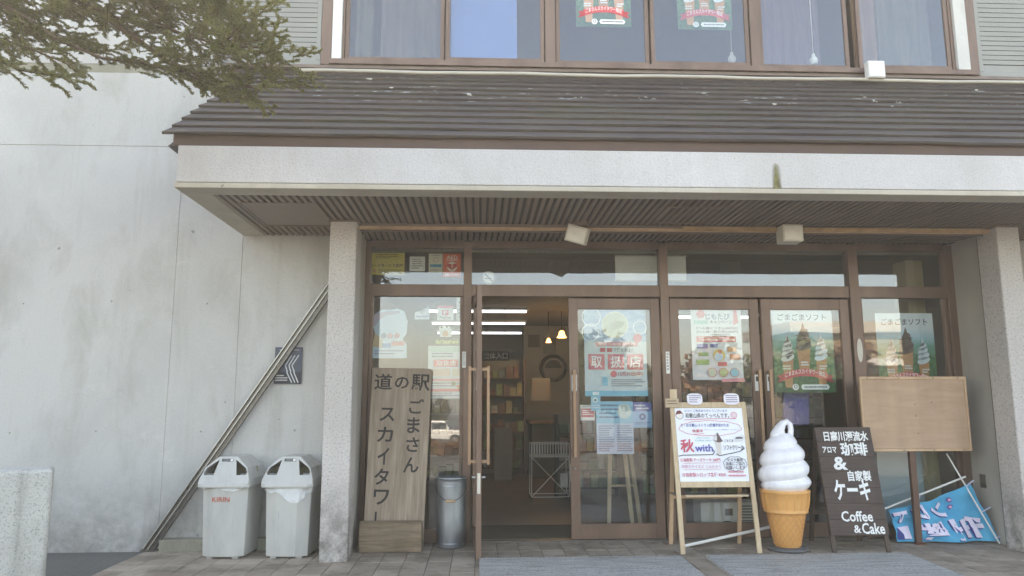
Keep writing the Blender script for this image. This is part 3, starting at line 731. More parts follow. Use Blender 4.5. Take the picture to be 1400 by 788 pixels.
tag(obj('pale_panel', box(4.16, 4.78, 8.0, 8.03, .0, .95), plain((176, 196, 204), .4, .04, 3), bevel=.004), 'pale blue panel leaning inside the glass behind the blue banner', 'panel')
tag(obj('beige_column', box(4.86, 5.06, 8.15, 8.4, -.001, 2.979), plain((186, 172, 140), .7, .05, 2)), 'beige inner column behind the last shop window', 'column')
tag(obj('blue_bag', MB().prism([(-.14, 0), (.15, .01), (.17, .36), (-.11, .37)], 0, .05), plain((58, 72, 150), .6, .12, 9), bevel=.012), 'dark blue cloth bag hanging behind the glass under the ice cream poster', 'bag').location = (3.42, 8.0, 1.13)

# ================================================================== PRINT ON THE GLASS (inside face)
YP = YG+.014
c = sticker('notice', 'yellow notice sheet in the transom window above the wooden sign', 'notice', (504, 346, 553, 376), YP, (214, 196, 92))
c.lines(.2, .06, .8, .3, 3, (128, 112, 60), 2); c.text('ロードサービス救援', .05, .5, .96, .66, (86, 74, 50), .02); c.lines(.28, .76, .95, .95, 2, (96, 84, 56), 4); c.disc(.16, .82, .08, (214, 160, 110))
c = sticker('sticker', 'small white square sticker with grey print beside the yellow notice', 'sticker', (560, 351, 581, 371), YP)
c.lines(.16, .16, .84, .9, 5, (120, 116, 112), 5); c.polys('print_rule', [[(.08, .92), (.1, .92), (.1, .08), (.08, .08)], [(.9, .92), (.92, .92), (.92, .08), (.9, .08)]], (170, 168, 160))
c = sticker('sticker', 'cream sticker with a blue band next to the orange sticker', 'sticker', (586, 347, 605, 373), YP, (222, 216, 196))
c.rect(.1, .56, .92, .72, (70, 150, 176)); c.disc(.5, .33, .14, (214, 176, 140), inner=.11); c.lines(.12, .82, .9, .95, 2, (140, 136, 128), 3); c.lines(.2, .08, .8, .16, 1, (140, 136, 128), 4)
c = sticker('sticker', 'orange AED sticker with white heart disc in the transom window', 'sticker', (606, 347, 630, 379), YP, (232, 106, 72))
c.text('AED', .18, .08, .82, .24, (250, 236, 226), .02); c.rect(.18, .27, .82, .295, (250, 236, 226)); c.disc(.5, .56, .21, (246, 232, 222), 'white_disc')
hp = [(.5+.021*16*math.sin(t)**3*.9, .55-.0105*(13*math.cos(t)-5*math.cos(2*t)-2*math.cos(3*t)-math.cos(4*t))*.95) for t in [2*PI*i/24 for i in range(24)]]
c.polys('heart', [hp], (206, 62, 60)); c.polys('flash', [[(.53, .46), (.45, .58), (.51, .57), (.48, .67), (.57, .54), (.51, .55)]], (250, 230, 220)); c.text('設置しています', .1, .86, .9, .95, (250, 236, 230), .015)
c = sticker('sticker', 'round no smoking sticker in the transom over the doorway', 'sticker', (659, 371, 677, 389), YP, (206, 206, 200), outline=[(.5+.5*math.cos(2*PI*i/28), .5+.5*math.sin(2*PI*i/28)) for i in range(28)])
c.disc(.5, .5, .47, (120, 118, 116), 'ring', inner=.41); c.rect(.2, .5, .72, .6, (150, 148, 146), 'cigarette'); c.stroke([(.18, .18), (.82, .82)], .014, (120, 118, 116), 'slash')
# left bay
cl = [(.0, 1), (1, 1), (.98, .72), (.86, .62), (.98, .5), (1.0, .25), (.9, .06), (.72, .0), (.5, .03), (.3, .02), (.1, .1), (0, .22), (.04, .36), (.1, .5), (.06, .7)]
c = sticker('poster', 'cloud shaped white poster in the left bay above the wooden sign', 'poster', (508, 422, 557, 490), YP, (206, 224, 240), outline=cl)
c.polys('soft_band', [[(.02, .76), (.1, .5), (.3, .62), (.3, .8)]], (222, 196, 158)); c.polys('soft_band', [[(.06, .36), (.0, .22), (.1, .1), (.4, .06), (.78, .05), (.76, .1), (.4, .14), (.2, .24), (.1, .36)]], (196, 186, 204))
for u_, col in ((.34, (120, 130, 160)), (.52, (206, 140, 148)), (.71, (206, 140, 140))): c.disc(u_, .55, .055, col, 'round_mark')
c.rect(.56, .66, .92, .75, (222, 138, 138)); c.rect(.3, .7, .55, .79, (126, 168, 220)); c.lines(.1, .84, .9, .95, 2, (150, 160, 190), 8)
c = sticker('sticker', 'white wifi sticker with radiating arcs in the left bay', 'sticker', (567, 418, 587, 437), YP, (214, 220, 230), outline=[(0, 1), (1, 1), (1, .2), (.84, 0), (.8, .22), (.3, .4), (0, .5)])
for r in (.12, .22, .32): c.polys('arc', [[(.5+(r+.03)*math.cos(t), .66-(r+.03)*math.sin(t)) for t in [PI*.25+PI*.5*i/8 for i in range(9)]]+[(.5+r*math.cos(t), .66-r*math.sin(t)) for t in [PI*.25+PI*.5*i/8 for i in range(8, -1, -1)]]], (70, 96, 150))
c.text('Free Wi-Fi', .12, .72, .9, .86, (80, 100, 160), .01)
c = sticker('sticker', 'white PayPay payment sticker with red mark in the left bay', 'sticker', (598, 418, 620, 438), YP, (232, 228, 226))
c.rect(0, 0, 1, .16, (226, 96, 116)); c.rect(.3, .32, .7, .66, (220, 62, 70), 'mark'); c.text('P', .38, .37, .62, .62, (244, 236, 232), .03); c.text('PayPay', .16, .74, .84, .9, (110, 104, 104), .008)
c = sticker('sticker', 'narrow white strip with dark squares at the edge of the left bay', 'sticker', (624, 407, 634.5, 438), YP, (214, 212, 206))
for k, ch in enumerate('電力販売店'): c.text(ch, .3, .16+k*.155, .74, .28+k*.155, (60, 60, 60), .01)
c = sticker('sticker', 'small black, white and orange sticker above the yellow lettering', 'sticker', (600, 445, 618, 461), YP, (226, 224, 218), outline=[(.1, 1), (.95, 1), (1, .4), (.8, .1), (.4, 0), (.05, .1), (0, .5)])
c.disc(.5, .72, .26, (222, 160, 96)); c.disc(.2, .18, .09, (60, 60, 60)); c.disc(.6, .12, .08, (60, 60, 60))
c = sticker('sticker', 'yellow outlined lettering strip in the left bay', 'sticker', (594, 464, 628, 471), YP, (120, 128, 70)); c.text('Go! Travel wind', .06, .15, .94, .85, (232, 222, 120), .03)
c = sticker('poster', 'pale dealer poster with pink heading beside the wooden sign', 'poster', (585, 473, 634, 545), YP, (206, 214, 218))
c.rect(.02, .02, .98, .12, (186, 206, 196)); c.lines(.1, .14, .95, .24, 2, (110, 112, 120), 9); c.rect(.16, .265, .84, .40, (226, 104, 108)); c.text('取扱店', .24, .28, .78, .385, (246, 232, 230), .02)
c.rect(.06, .44, .62, .58, (222, 196, 178)); c.rect(.68, .44, .96, .58, (206, 200, 178)); c.rect(.04, .63, .9, .67, (224, 130, 136)); c.lines(.06, .70, .94, .80, 2, (130, 120, 124), 10); c.rect(.04, .82, .98, .87, (216, 88, 92)); c.lines(.06, .89, .95, .98, 2, (150, 140, 140), 12); c.disc(.72, .72, .04, (92, 120, 70)); c.disc(.86, .78, .03, (226, 130, 60))
# pink stamped poster on the closed door
c = sticker('poster', 'large pale blue poster with pink stamped characters on the closed door', 'poster', (799, 422, 884, 542), YP, (208, 218, 224))
sk = N('printed_sky', .6); sk.col(sk.ramp(sk.noise(7, 4, sk.map((1, 1, 3))), [(.35, S(138, 172, 208)), (.6, S(176, 200, 222)), (.75, S(120, 140, 160))]))
c.rect(.0, .0, 1, .38, None, 'photo_print', sk.m); 
for u, v, r, i in ((.12, .1, .11, .1), (.1, .28, .1, .09), (.9, .22, .08, .07)): c.disc(u, v, r, (226, 234, 240), 'ring', inner=i)
c.disc(.5, .19, .155, (220, 222, 214), 'round_photo'); c.disc(.5, .19, .145, (196, 202, 180), 'round_photo'); c.polys('table_print', [[(.36, .24), (.5, .14), (.66, .16), (.6, .22), (.48, .25)]], (168, 172, 148))
c.disc(.86, .34, .05, (222, 110, 124)); c.rect(.18, .385, .86, .435, (226, 150, 160)); c.text('地域のお店を応援', .22, .392, .82, .428, (250, 240, 240), .01)
for u in (.25, .36): c.rect(u, .455, u+.085, .50, (206, 92, 104))
c.text('で使えます!!', .46, .455, .78, .5, (120, 112, 130), .012)
for u, ch in ((.06, '取'), (.37, '扱'), (.68, '店')): c.rect(u, .525, u+.26, .70, (222, 122, 136)); c.text(ch, u+.04, .545, u+.22, .68, (242, 236, 236), .02)
c.disc(.46, .75, .037, (222, 110, 124)); c.text('12月31日(金)', .53, .72, .92, .78, (206, 86, 104), .014)
c.lines(.42, .81, .96, .9, 4, (140, 140, 150), 13); c.rect(0, .94, 1, 1, (120, 190, 214)); c.rect(.12, .95, .22, .985, (236, 240, 242)); c.rect(.28, .78, .36, .88, (130, 196, 220), 'phone_print')
c = sticker('notice', 'pale blue and white printed rules sheet under the stamped poster', 'notice', (815.5, 549, 866, 621), YP, (202, 212, 232))
c.rect(0, 0, 1, .42, (144, 200, 222)); c.disc(.76, .19, .14, (206, 218, 214)); c.disc(.76, .13, .06, (120, 150, 140), 'ring', inner=.05); c.lines(.08, .06, .6, .36, 4, (92, 112, 140), 14); c.lines(.05, .46, .47, .97, 12, (130, 136, 156), 15); c.lines(.55, .46, .96, .97, 12, (130, 136, 156), 16)
c = sticker('notice', 'blue square notice with round emblem beside the rules sheet', 'notice', (865.5, 550, 891, 585), YP-.003, (146, 190, 226))
c.rect(0, 0, 1, .36, (112, 116, 176)); c.lines(.08, .1, .92, .18, 1, (226, 216, 220), 17, False, .8); c.lines(.15, .22, .85, .28, 1, (236, 236, 240), 18, False, .8); c.disc(.5, .57, .13, (62, 80, 140), 'ring', inner=.06); c.lines(.1, .78, .9, .9, 2, (80, 100, 150), 19)
c = sticker('notice', 'small red and white notice at the edge of the stamped door', 'notice', (793.5, 554, 813, 575), YP, (222, 216, 212)); c.rect(.06, .24, .94, .8, (190, 70, 74)); c.lines(.14, .34, .86, .7, 3, (236, 214, 212), 20, True, .5); c.lines(.1, .06, .9, .16, 1, (150, 140, 138), 21)
c = sticker('notice', 'small pale blue tag hanging under the stamped poster', 'notice', (808, 541, 821, 562), YP-.003, (152, 204, 226)); c.disc(.45, .3, .16, (236, 240, 240)); c.disc(.45, .3, .08, (90, 120, 140)); c.lines(.1, .62, .9, .9, 2, (236, 240, 244), 22)
c = sticker('poster', 'white campaign poster with colourful boxes behind the easel', 'poster', (945.5, 422, 1014.5, 519.5), YP, (226, 228, 232))
c.disc(.2, .08, .06, (226, 128, 128)); c.text('じもたび', .3, .07, .78, .16, (96, 120, 150), .02); c.text('キャンペーン', .38, .165, .82, .22, (90, 90, 110), .02); c.polys('red_flash', [[(.84, .24), (.94, .2), (.92, .02), (.85, .03)]], (222, 108, 112))
c.rect(.06, .17, .34, .22, (160, 206, 196)); c.text('①1人様につき3,000円引', .1, .26, .92, .3, (110, 84, 96), .012); c.text('②1人様へ観光券2,000円', .1, .31, .92, .35, (110, 84, 96), .012); c.lines(.4, .36, .92, .385, 1, (110, 96, 110), 24); c.rect(.1, .395, .88, .475, (226, 104, 104)); c.lines(.14, .41, .86, .465, 2, (248, 226, 222), 25)
for a in ((.1, .5, .32, .565, (112, 118, 184)), (.36, .5, .52, .55, (96, 108, 170)), (.12, .62, .32, .67, (124, 176, 110)), (.08, .72, .33, .79, (140, 190, 110)), (.70, .54, .88, .61, (236, 170, 112)), (.74, .64, .95, .72, (236, 150, 110)), (.5, .755, .68, .81, (220, 104, 104))): c.rect(*a)
c.disc(.53, .66, .085, (226, 196, 110)); c.disc(.52, .68, .06, (196, 222, 240)); c.disc(.55, .61, .03, (220, 130, 96))
for u, col in ((.38, (214, 216, 190)), (.6, (196, 206, 150)), (.82, (150, 206, 222))): c.disc(u, .9, .066, (222, 120, 130)); c.disc(u, .9, .058, col)
c.polys('torn_edge', [[(.56, 1.03), (1.02, 1.03), (1.0, .975), (.56, .99)]], (236, 150, 160))
# ice cream posters (same print)
def ice_poster(label, px, y, group='printed ice cream posters'):
    c = sticker('ice_cream_poster', label, 'poster', px, y, (226, 234, 240), group)
    a = N('printed_hills', .55); z = a.sep(a.co)[2]
    n1 = a.noise(9, 5); base = a.math('ADD', a.math('DIVIDE', z, c.H), a.math('MULTIPLY', a.math('SUBTRACT', n1, .5), .12))
    gr = a.ramp(base, [(.0, S(52, 96, 56)), (.42, S(84, 134, 84)), (.6, S(110, 164, 150)), (.7, S(170, 206, 220)), (.82, S(226, 234, 240))])
    lf = a.noise(26, 4, None, .7); lo_ = a.math('LESS_THAN', base, .5)
    a.col(a.mix(a.math('MULTIPLY', a.ramp(lf, [(.45, W(0)), (.6, W(.75))]), lo_), gr, S(38, 70, 44)))
    c.rect(0, 0, 1, 1, None, 'photo_print', a.m)
    c.text('ごまごまソフト', .1, .065, .9, .145, (62, 62, 66), .012)
    def cone(u, top, wd, colr, dark):
        c.polys('wafer_cone', [[(u-wd*.42, top+.31), (u+wd*.42, top+.31), (u+wd*.26, top+.64), (u-wd*.26, top+.64)]], (196, 142, 96))
        P = []
        for k, (v, s_) in enumerate(((.29, .5), (.235, .47), (.175, .40), (.12, .29))):
            P.append([(u+wd*s_*math.cos(t)+wd*.03*(k % 2), top+v+.042*math.sin(t)-.02*math.cos(t)) for t in [2*PI*i/18 for i in range(18)]])
        P.append([(u-wd*.2, top+.12), (u+wd*.18, top+.10), (u+wd*.1, top+.04), (u+wd*.02, top-.0), (u-wd*.05, top+.05)])
        c.polys('ice_cream', P, colr)
        if dark: c.polys('ice_cream', [[(u-wd*.2, top+.26), (u+wd*.45, top+.20), (u+wd*.46, top+.24), (u-.0, top+.31)], [(u+.0, top+.13), (u+wd*.36, top+.12), (u+wd*.3, top+.17)], [(u+wd*.02, top+.0), (u+wd*.14, top+.08), (u+wd*.0, top+.09)]], dark)
        sh = [[(u-wd*.45, top+v), (u+wd*.42, top+v-.022), (u+wd*.42, top+v-.014), (u-wd*.42, top+v+.014)] for v in (.265, .205, .148)]
        c.polys('ice_cream_fold', sh, tuple(int(q*.78) for q in colr))
    cone(.5, .17, .27, (112, 92, 80), (84, 66, 58)); cone(.23, .30, .22, (226, 222, 216), (110, 96, 92)); cone(.78, .29, .22, (220, 232, 240), None)
    for u, v in ((.5, .635), (.2, .68), (.8, .68)): c.lines(u-.06, v, u+.07, v+.06, 2, (236, 236, 232), int(u*10), True, .6)
    top = [(.13+.74*i/12, .775-.055*math.sin(PI*i/12)) for i in range(13)]
    c.polys('red_ribbon', [top+[(u, v+.085) for u, v in top[::-1]]], (214, 84, 88)); c.polys('ribbon_tail', [[(.03, .885), (.16, .86), (.15, .79), (.04, .80), (.075, .84)], [(.97, .885), (.84, .86), (.85, .79), (.96, .80), (.925, .84)]], (190, 66, 72))
    m = text_mesh('ごまさんスカイタワー限定', .015); x0, z1 = c.L(.17, .735); x1, z0 = c.L(.83, .795); yy = c.y()
    fit(m, x0, x1, z0-c.H*.035, z1-c.H*.035, yy, lambda x, y, z: (x, y, z+c.H*.05*math.cos(x/(x1-x0)*PI*.9)))
    obj('lettering', m, plain((248, 240, 236), .6, .06, 20), c.o)
    c.disc(.33, .935, .038, (240, 242, 240)); c.disc(.33, .93, .022, (90, 84, 90), 'ring', inner=.014)
    c.polys('white_pill', [[(.44, .965), (.86, .965), (.885, .935), (.86, .905), (.44, .905), (.415, .935)]], (240, 242, 240)); c.lines(.47, .925, .84, .955, 1, (80, 90, 90), 31, True, .6)
ice_poster('poster of three ice cream cones on the door behind the giant cone', (1057, 422, 1140, 537), YP)
ice_poster('poster of three ice cream cones above the blank tan board', (1200, 428.5, 1279, 541), YP)
_x0, _ = at(787, 20, YU+.05); _x1, _ = at(862, 20, YU+.05)
ice_poster('poster of three ice cream cones in the third upstairs window', (787, -62, 862, 37), YU+.055)
ice_poster('poster of three ice cream cones in the fourth upstairs window', (925, -58, 999, 41), YU+.04)
for px, lab in (((910.5, 481, 915.5, 511), 'thin white label stuck on the mullion left of the easel'), ((632, 481, 637, 503), 'small white label on the mullion beside the open door')):
    c = sticker('label_strip', lab, 'label', px, YG-.0635, (226, 224, 218)); c.lines(.25, .08, .75, .9, 6, (110, 110, 116), 3)

# ================================================================== THINGS ON THE FORECOURT
# rubbish bins -----------------------------------------------------
def octo(w_, d_, cf, z, cb=.03):       # plan: broad chamfers at the front corners
    return [(-w_/2+cf, -d_/2, z), (w_/2-cf, -d_/2, z), (w_/2, -d_/2+cf*.42, z), (w_/2, d_/2-cb, z), (w_/2-cb, d_/2, z), (-w_/2+cb, d_/2, z), (-w_/2, d_/2-cb, z), (-w_/2, -d_/2+cf*.42, z)]
def loft(rings, cap=True):
    m = MB(); n = len(rings[0])
    for r in rings: m.v += r
    for i in range(len(rings)-1):
        for k in range(n): m.f.append((i*n+k, i*n+(k+1) % n, (i+1)*n+(k+1) % n, (i+1)*n+k))
    if cap: m.f += [tuple(range(n))[::-1], tuple((len(rings)-1)*n+k for k in range(n))]
    return m
def bin_(label, loc, rz, brand, bag):
    t = thing('rubbish_bin', label, 'bin', loc, (0, 0, rz), 'grey rubbish bins beside the pillar')
    W0, D0 = .475, .46; t.scale = (.885, 1, 1)
    body = obj('body', loft([octo(W0*.9, D0*.9, .11, .015), octo(W0*.91, D0*.91, .115, .03), octo(W0, D0, .125, .655)]), M_BIN, t, .008)
    for sx in (-.13, .13): obj('foot', box(sx-.03, sx+.03, -.18, .18, 0, .016), M_BIN, t)
    # hood: profile shell with two openings in the leaning front
    Wl = .525
    prof = [(-Wl/2, .655), (-Wl/2+.004, .70), (-Wl/2+.045, .80), (-.10, .895), (.10, .895), (Wl/2-.045, .80), (Wl/2-.004, .70), (Wl/2, .655)]
    lean = lambda z: -.245+(z-.655)*.42
    fm_ = MB()
    for pg in ([(-.2625, .655), (.2625, .655), (.2585, .70), (.244, .735), (.215, .735), (.118, .735), (-.118, .735), (-.215, .735), (-.244, .735), (-.2585, .70)],
               [(-.118, .735), (.118, .735), (.088, .868), (.10, .895), (-.10, .895), (-.088, .868)],
               [(.215, .735), (.244, .735), (.2175, .80), (.10, .895), (.088, .868), (.202, .798), (.226, .76)], [(-.215, .735), (-.226, .76), (-.202, .798), (-.088, .868), (-.10, .895), (-.2175, .80), (-.244, .735)]):
        o_ = len(fm_.v); fm_.v += [(x, lean(z), z) for x, z in pg]; fm_.f.append(tuple(range(o_, o_+len(pg))))
    hf_ = obj('hood_front', fm_, M_BIN, t); sd_ = hf_.modifiers.new('thickness', 'SOLIDIFY'); sd_.thickness = .010; sd_.offset = 0
    for sx in (-1, 1): obj('hood_ledge', MB().add([(sx*.15, lean(.735), .735), (sx*.24, lean(.735), .735), (sx*.235, lean(.735)+.09, .745), (sx*.13, lean(.735)+.09, .745)], [(0, 1, 2, 3)]), M_BIN, t)
    m = MB(); n = len(prof)
    m.v = [(x, lean(z)+.004, z) for x, z in prof]+[(x, .24-(z-.655)*.25, z) for x, z in prof]
    m.f = [(i, i+1, n+i+1, n+i) for i in range(n-1)]+[tuple(n+i for i in range(n))]
    hood = obj('hood', m, M_BIN, t); sd_ = hood.modifiers.new('thickness', 'SOLIDIFY'); sd_.thickness = .006
    obj('rim', loft([octo(.532, .512, .06, .628), octo(.538, .518, .06, .64), octo(.532, .505, .06, .668)], False), M_BIN, t, .003)
    obj('inner_liner', loft([octo(.43, .41, .1, .60), octo(.46, .43, .06, .69)]), M_BINDARK, t)
    obj('baffle', box(-.24, .24, .02, .03, .66, .80), M_BINDARK, t)
    c = Card('x', None, None, .10, .026, None, parent=t, sheet=None)
    # small printed label on the hood
    l = obj('hood_label', box(-.06, .06, 0, .0012, 0, .026), plain((52, 54, 56)), t); l.location = (0, lean(.855)-.0085, .855); l.rotation_euler = (-math.atan(.42), 0, 0)
    l2 = obj('label_mark', box(.028, .056, -.0012, -.0004, .003, .023), M_WHITE, l); l3 = obj('label_print', box(-.05, .02, -.0012, -.0004, .009, .017), plain((150, 152, 150)), l)
    bt = obj('body_emboss', box(-.075, .0, -.0025, 0, .0, .035), M_BIN, t, .002); bt.location = (0.02, -D0/2*.915-.001, .05)
    if brand:
        m = fit(text_mesh('KIRIN', .006), -.10, .08, .0, .044, 0)
        k = obj('brand_lettering', m, plain((196, 88, 62), .5, .05, 20), t); k.location = (-.012, -.2285, .50); k.rotation_euler = (.037, 0, 0)
    # bag film hanging out under the rim
    r2 = random.Random(3 if brand else 9); P = MB(); nn = 72; drop = (lambda u: .040+.014*math.sin(u*21)) if brand else (lambda u: .062+.085*math.exp(-((u-.365)/.085)**4)+.012*math.sin(u*40))
    base = octo(W0+.012, D0+.012, .125, 0); per = []
    for i in range(nn):
        s_ = i/nn*8; k = int(s_); fq = s_-k; a, b = Vector(base[k]), Vector(base[(k+1) % 8]); per.append(a.lerp(b, fq))
    rows = 5
    for j in range(rows):
        for i in range(nn):
            p = per[i]; u = (i/nn+.25) % 1; d_ = drop(u); q = p*(1.012+.022*math.sin(i*1.7+j*1.3)+.012*r2.random()-(.015 if j else 0))
            P.v.append((q.x, q.y, .648-d_*j/(rows-1)))
    for j in range(rows-1):
        for i in range(nn): P.f.append((j*nn+i, j*nn+(i+1) % nn, (j+1)*nn+(i+1) % nn, (j+1)*nn+i))
    P.smooth = True; obj('bag_film', P, M_BAG, t)
    return t
bin_('pale grey hooded bin with red lettering on its front', (-2.295, 7.30, 0), rad(-4), True, 0)
bin_('pale grey hooded bin with plastic bag drooping out, next to the pillar', (-1.722, 7.275, 0), rad(-3), False, 1)

# leaning shutter post
lp = thing('shutter_post', 'long aluminium shutter post leaning diagonally against the wall and pillar', 'post', (-3.135, 7.50, 0))
d_ = Vector((1.70, .06, 2.66)); L_ = d_.length; a_ = math.atan2(d_.x, d_.z)
def pbar(nm, o0, o1, y0, y1, mat): 
    q = obj(nm, box(o0, o1, y0, y1, 0, L_), mat, lp, .003); q.rotation_euler = (rad(-1), a_, 0); return q
pbar('web', -.036, .03, 0, .03, M_STEEL_DK); pbar('flange', -.042, -.029, -.026, .03, M_STEEL); pbar('flange', -.003, .010, -.026, .03, M_STEEL); pbar('flange', .030, .05, -.01, .03, M_STEEL_DK)
obj('foot_plate', box(-.05, .09, -.04, .04, 0, .015), M_STEEL_DK, lp)
# plaque on the wall
c = Card('wall_plaque', 'dark slate plaque with white chevrons on the concrete wall', 'plaque', .27, .365, (-1.906, 7.586, 1.575), color=(78, 84, 98), th=.012)
for du in (0, .13, .3): c.stroke([(.62+du*.9, .22), (.40+du, .5), (.62+du*.9, .97)] if du < .3 else [(.88, .22), (.64, .5), (.9, .97)], .011, (206, 208, 210), 'chevron')
c.rect(0, .68, 1, 1, (56, 58, 66)); 
for du in (0, .13, .26): c.stroke([(.46+du, .68), (.66+du*.9, .97)], .011, (206, 208, 210), 'chevron')
c.lines(.04, .76, .5, .95, 3, (214, 214, 212), 41); c.lines(.16, .06, .9, .12, 1, (190, 192, 196), 42)

# wooden name board with brush lettering ---------------------------
ws = thing('wooden_sign', 'tall weathered wooden board with black brush characters leaning by the window', 'sign', (-.812, 7.44, .0), (rad(-8.4), rad(1.0), 0))
Hb = 1.755; wb0, wb1 = .575, .605
bm = MB().prism([(-wb0/2, 0), (wb0/2, 0), (wb1/2+.004, Hb-.012), (wb1/2-.03, Hb), (-wb1/2, Hb)], 0, .055)
obj('board', bm, M_OLDWOOD, ws, .006)
S_PX = 592-512
def wsign(ch, px, py, wpx, hpx):
    # photo pixel -> board coordinates (board slants with the perspective: 12 px over its height)
    t = (py-503)/209; left = 512-13*t; wdt = 80+1*t
    u = (px-left)/wdt-.5; z = Hb-(py-503)/209*(Hb-.255)
    k = .6/80; kz = (Hb-.255)/209
    m = fit(text_mesh(ch, .018), (u*.6)-wpx*k/2, (u*.6)+wpx*k/2, z-hpx*kz/2, z+hpx*kz/2, -.0012)
    obj('brush_character', m, M_INK, ws)
for a in (('道', 526.5, 523, 24, 23), ('の', 551.5, 524, 19, 17), ('駅', 577, 523.5, 25, 24), ('ご', 571, 557, 20, 21), ('ま', 566.5, 583.5, 17, 22), ('さ', 565, 610, 17, 20), ('ん', 562.5, 637.5, 20, 21),
          ('ス', 531.5, 569, 20, 19), ('カ', 528.5, 596.5, 21, 21), ('イ', 526, 626, 15, 23), ('タ', 523.5, 653.5, 19, 22), ('ワ', 523, 680.5, 20, 20)): wsign(*a)
obj('brush_character', box(-.188, -.170, -.0012, .0, .262, .345), M_INK, ws)
lg = MB(); pts = [(0, .0), (0, .0)]
pf = [(-.0, 0), (.14, 0), (.15, .1), (.14, .22), (.10, .275), (.05, .285), (.01, .262), (-.012, .16)]
m = MB(); n = len(pf)
for x_ in (-1.115, -.525): m.v += [(x_, 7.285+a, b) for a, b in pf]
m.f = [tuple(range(n)), tuple(range(n, 2*n))[::-1]]+[(i, (i+1) % n, n+(i+1) % n, n+i) for i in range(n)]
tag(obj('timber_block', m, M_LOG, bevel=.012, segs=3), 'rough weathered timber block at the foot of the wooden sign', 'timber')

# galvanised bucket --------------------------------------------------
bk = thing('galvanised_bucket', 'tall galvanised metal bucket with wire handle beside the wooden sign', 'bucket', (-.263, 7.56, 0))
b_ = MB().lathe([(.001, .01), (.134, .0), (.136, .012), (.142, .3), (.147, .62), (.150, .648), (.154, .652), (.154, .662), (.147, .664), (.143, .60), (.136, .3), (.128, .02), (.001, .02)], 40, cap=False); b_.smooth = True
obj('body', b_, M_GALV, bk)
for z in (.045, .585): 
    r_ = MB().lathe([(.1385+z*.013, z-.006), (.1425+z*.013, z), (.1385+z*.013, z+.006)], 40, cap=False); r_.smooth = True; obj('rib', r_, M_GALV, bk)
obj('handle', MB().tube([(.15*math.cos(t), -.02-.145*math.sin(-t)*-1 if False else -.155*math.sin(PI-t)-.0, .60-.155*math.sin(t)) for t in [PI*i/14 for i in range(15)]], .004, 6), M_STEEL_DK, bk)
obj('grip', MB().tube([(-.045, -.158, .449), (.045, -.158, .449)], .014, 10), M_TANEDGE, bk)
obj('tongs', MB().tube([(.09, .02, .45), (.10, .04, .84)], .008, 6), M_INDARK, bk)

# easel whiteboard ---------------------------------------------------
es = thing('easel_board', 'pine easel with white menu board and coloured hand lettering', 'easel', (2.25, 7.07, 0))
ang = math.atan2(.25, 1.39)
fr_o = bpy.data.objects.new('front_frame', None)
bpy.data.objects.remove(fr_o)
def ez(x, z, off=0.): return (x, z*.175+off, z)          # front plane leans back
Wf = .355
fp = MB()
for nm, a, b in (('leg', ez(-Wf-.005, .0), ez(-Wf, 1.385)), ('leg', ez(Wf+.005, 0), ez(Wf, 1.385))): obj(nm, MB().bar(a, b, .044, .026, (0, -1, .17)), M_PINE, es, .003)
obj('frame_rail', MB().bar(ez(-Wf+.022, 1.355), ez(Wf-.022, 1.355), .026, .055, (0, .17, 1)), M_PINE, es, .003); obj('frame_rail', MB().bar(ez(-Wf+.022, .612), ez(Wf-.022, .612), .026, .055, (0, .17, 1)), M_PINE, es, .003)
for sx in (-1, 1): obj('rear_leg', MB().bar((sx*(Wf-.012), .50, 0), (sx*(Wf-.02), .262, 1.355), .038, .024, (0, 1, .2)), M_TANEDGE, es, .003)
obj('chalk_ledge', MB().box(-.30, .30, .045, .105, .505, .52), M_PINE, es, .002); obj('rear_rail', MB().bar((-Wf, .42, .46), (Wf, .42, .46), .02, .03), M_TANEDGE, es, .002)
for sx in (-1, 1): obj('stay', MB().bar((sx*(Wf-.01), .1, .515), (sx*(Wf-.01), .41, .50), .012, .02), M_STEEL, es)
c = Card('x', None, None, .666, .70, None, parent=es, sheet=None)
wbp = bpy.data.objects.new('board_root', None); bpy.data.objects.remove(wbp)
bd = obj('white_board', box(-.333, .333, -.0, .006, 0, .70), plain((232, 234, 240), .35, .02, 3), es); bd.location = (0, .638*.175-.012, .638); bd.rotation_euler = (-math.atan(.175), 0, 0)
c.o = bd; c.th = .0
INKR, INKB, INKK, INKG = (206, 92, 110), (70, 88, 160), (70, 62, 66), (150, 196, 190)
c.disc(.065, .10, .052, (232, 226, 222)); c.disc(.065, .10, .055, INKK, 'drawn_ring', inner=.049); c.polys('drawn_hair', [[(.0, .1), (.03, .04), (.08, .03), (.12, .08), (.1, .075), (.03, .085)]], (120, 60, 56))
c.text('ココハ ご来店ありがとうございます', .14, .02, .78, .055, (86, 92, 150), .01); c.text('和歌山県のてっぺんです。', .15, .07, .80, .14, INKK, .012); c.stroke([(.13, .165), (.5, .15), (.9, .15)], .005, INKR)
c.disc(.87, .1, .045, INKR, 'drawn_ring', inner=.038); c.disc(.87, .1, .022, INKR, 'drawn_ring', inner=.016)
sc_ = [(.5+.46*math.cos(t)*(1+.02*math.sin(9*t)), .28+.105*math.sin(t)*(1+.05*math.sin(11*t))) for t in [2*PI*i/40 for i in range(41)]]; c.stroke(sc_, .004, INKR)
c.text('そ・お食事(レストラン)準備予定のため', .07, .215, .78, .27, INKB, .01); c.text('休業中', .23, .295, .39, .34, INKR, .014); c.text('のコンコンに御免ください', .41, .295, .93, .335, INKB, .01); c.stroke([(.23, .365), (.4, .355)], .004, INKR)
c.text('秋', .04, .43, .24, .61, INKR, .022); c.text('with', .25, .50, .51, .60, (100, 100, 176), .018); c.text('We Love\nCoffee time', .26, .40, .5, .46, INKG, .01); c.text('ごまごま', .69, .435, .82, .47, INKK, .01); c.text('ソフトクリーム', .67, .51, .96, .58, INKK, .012)
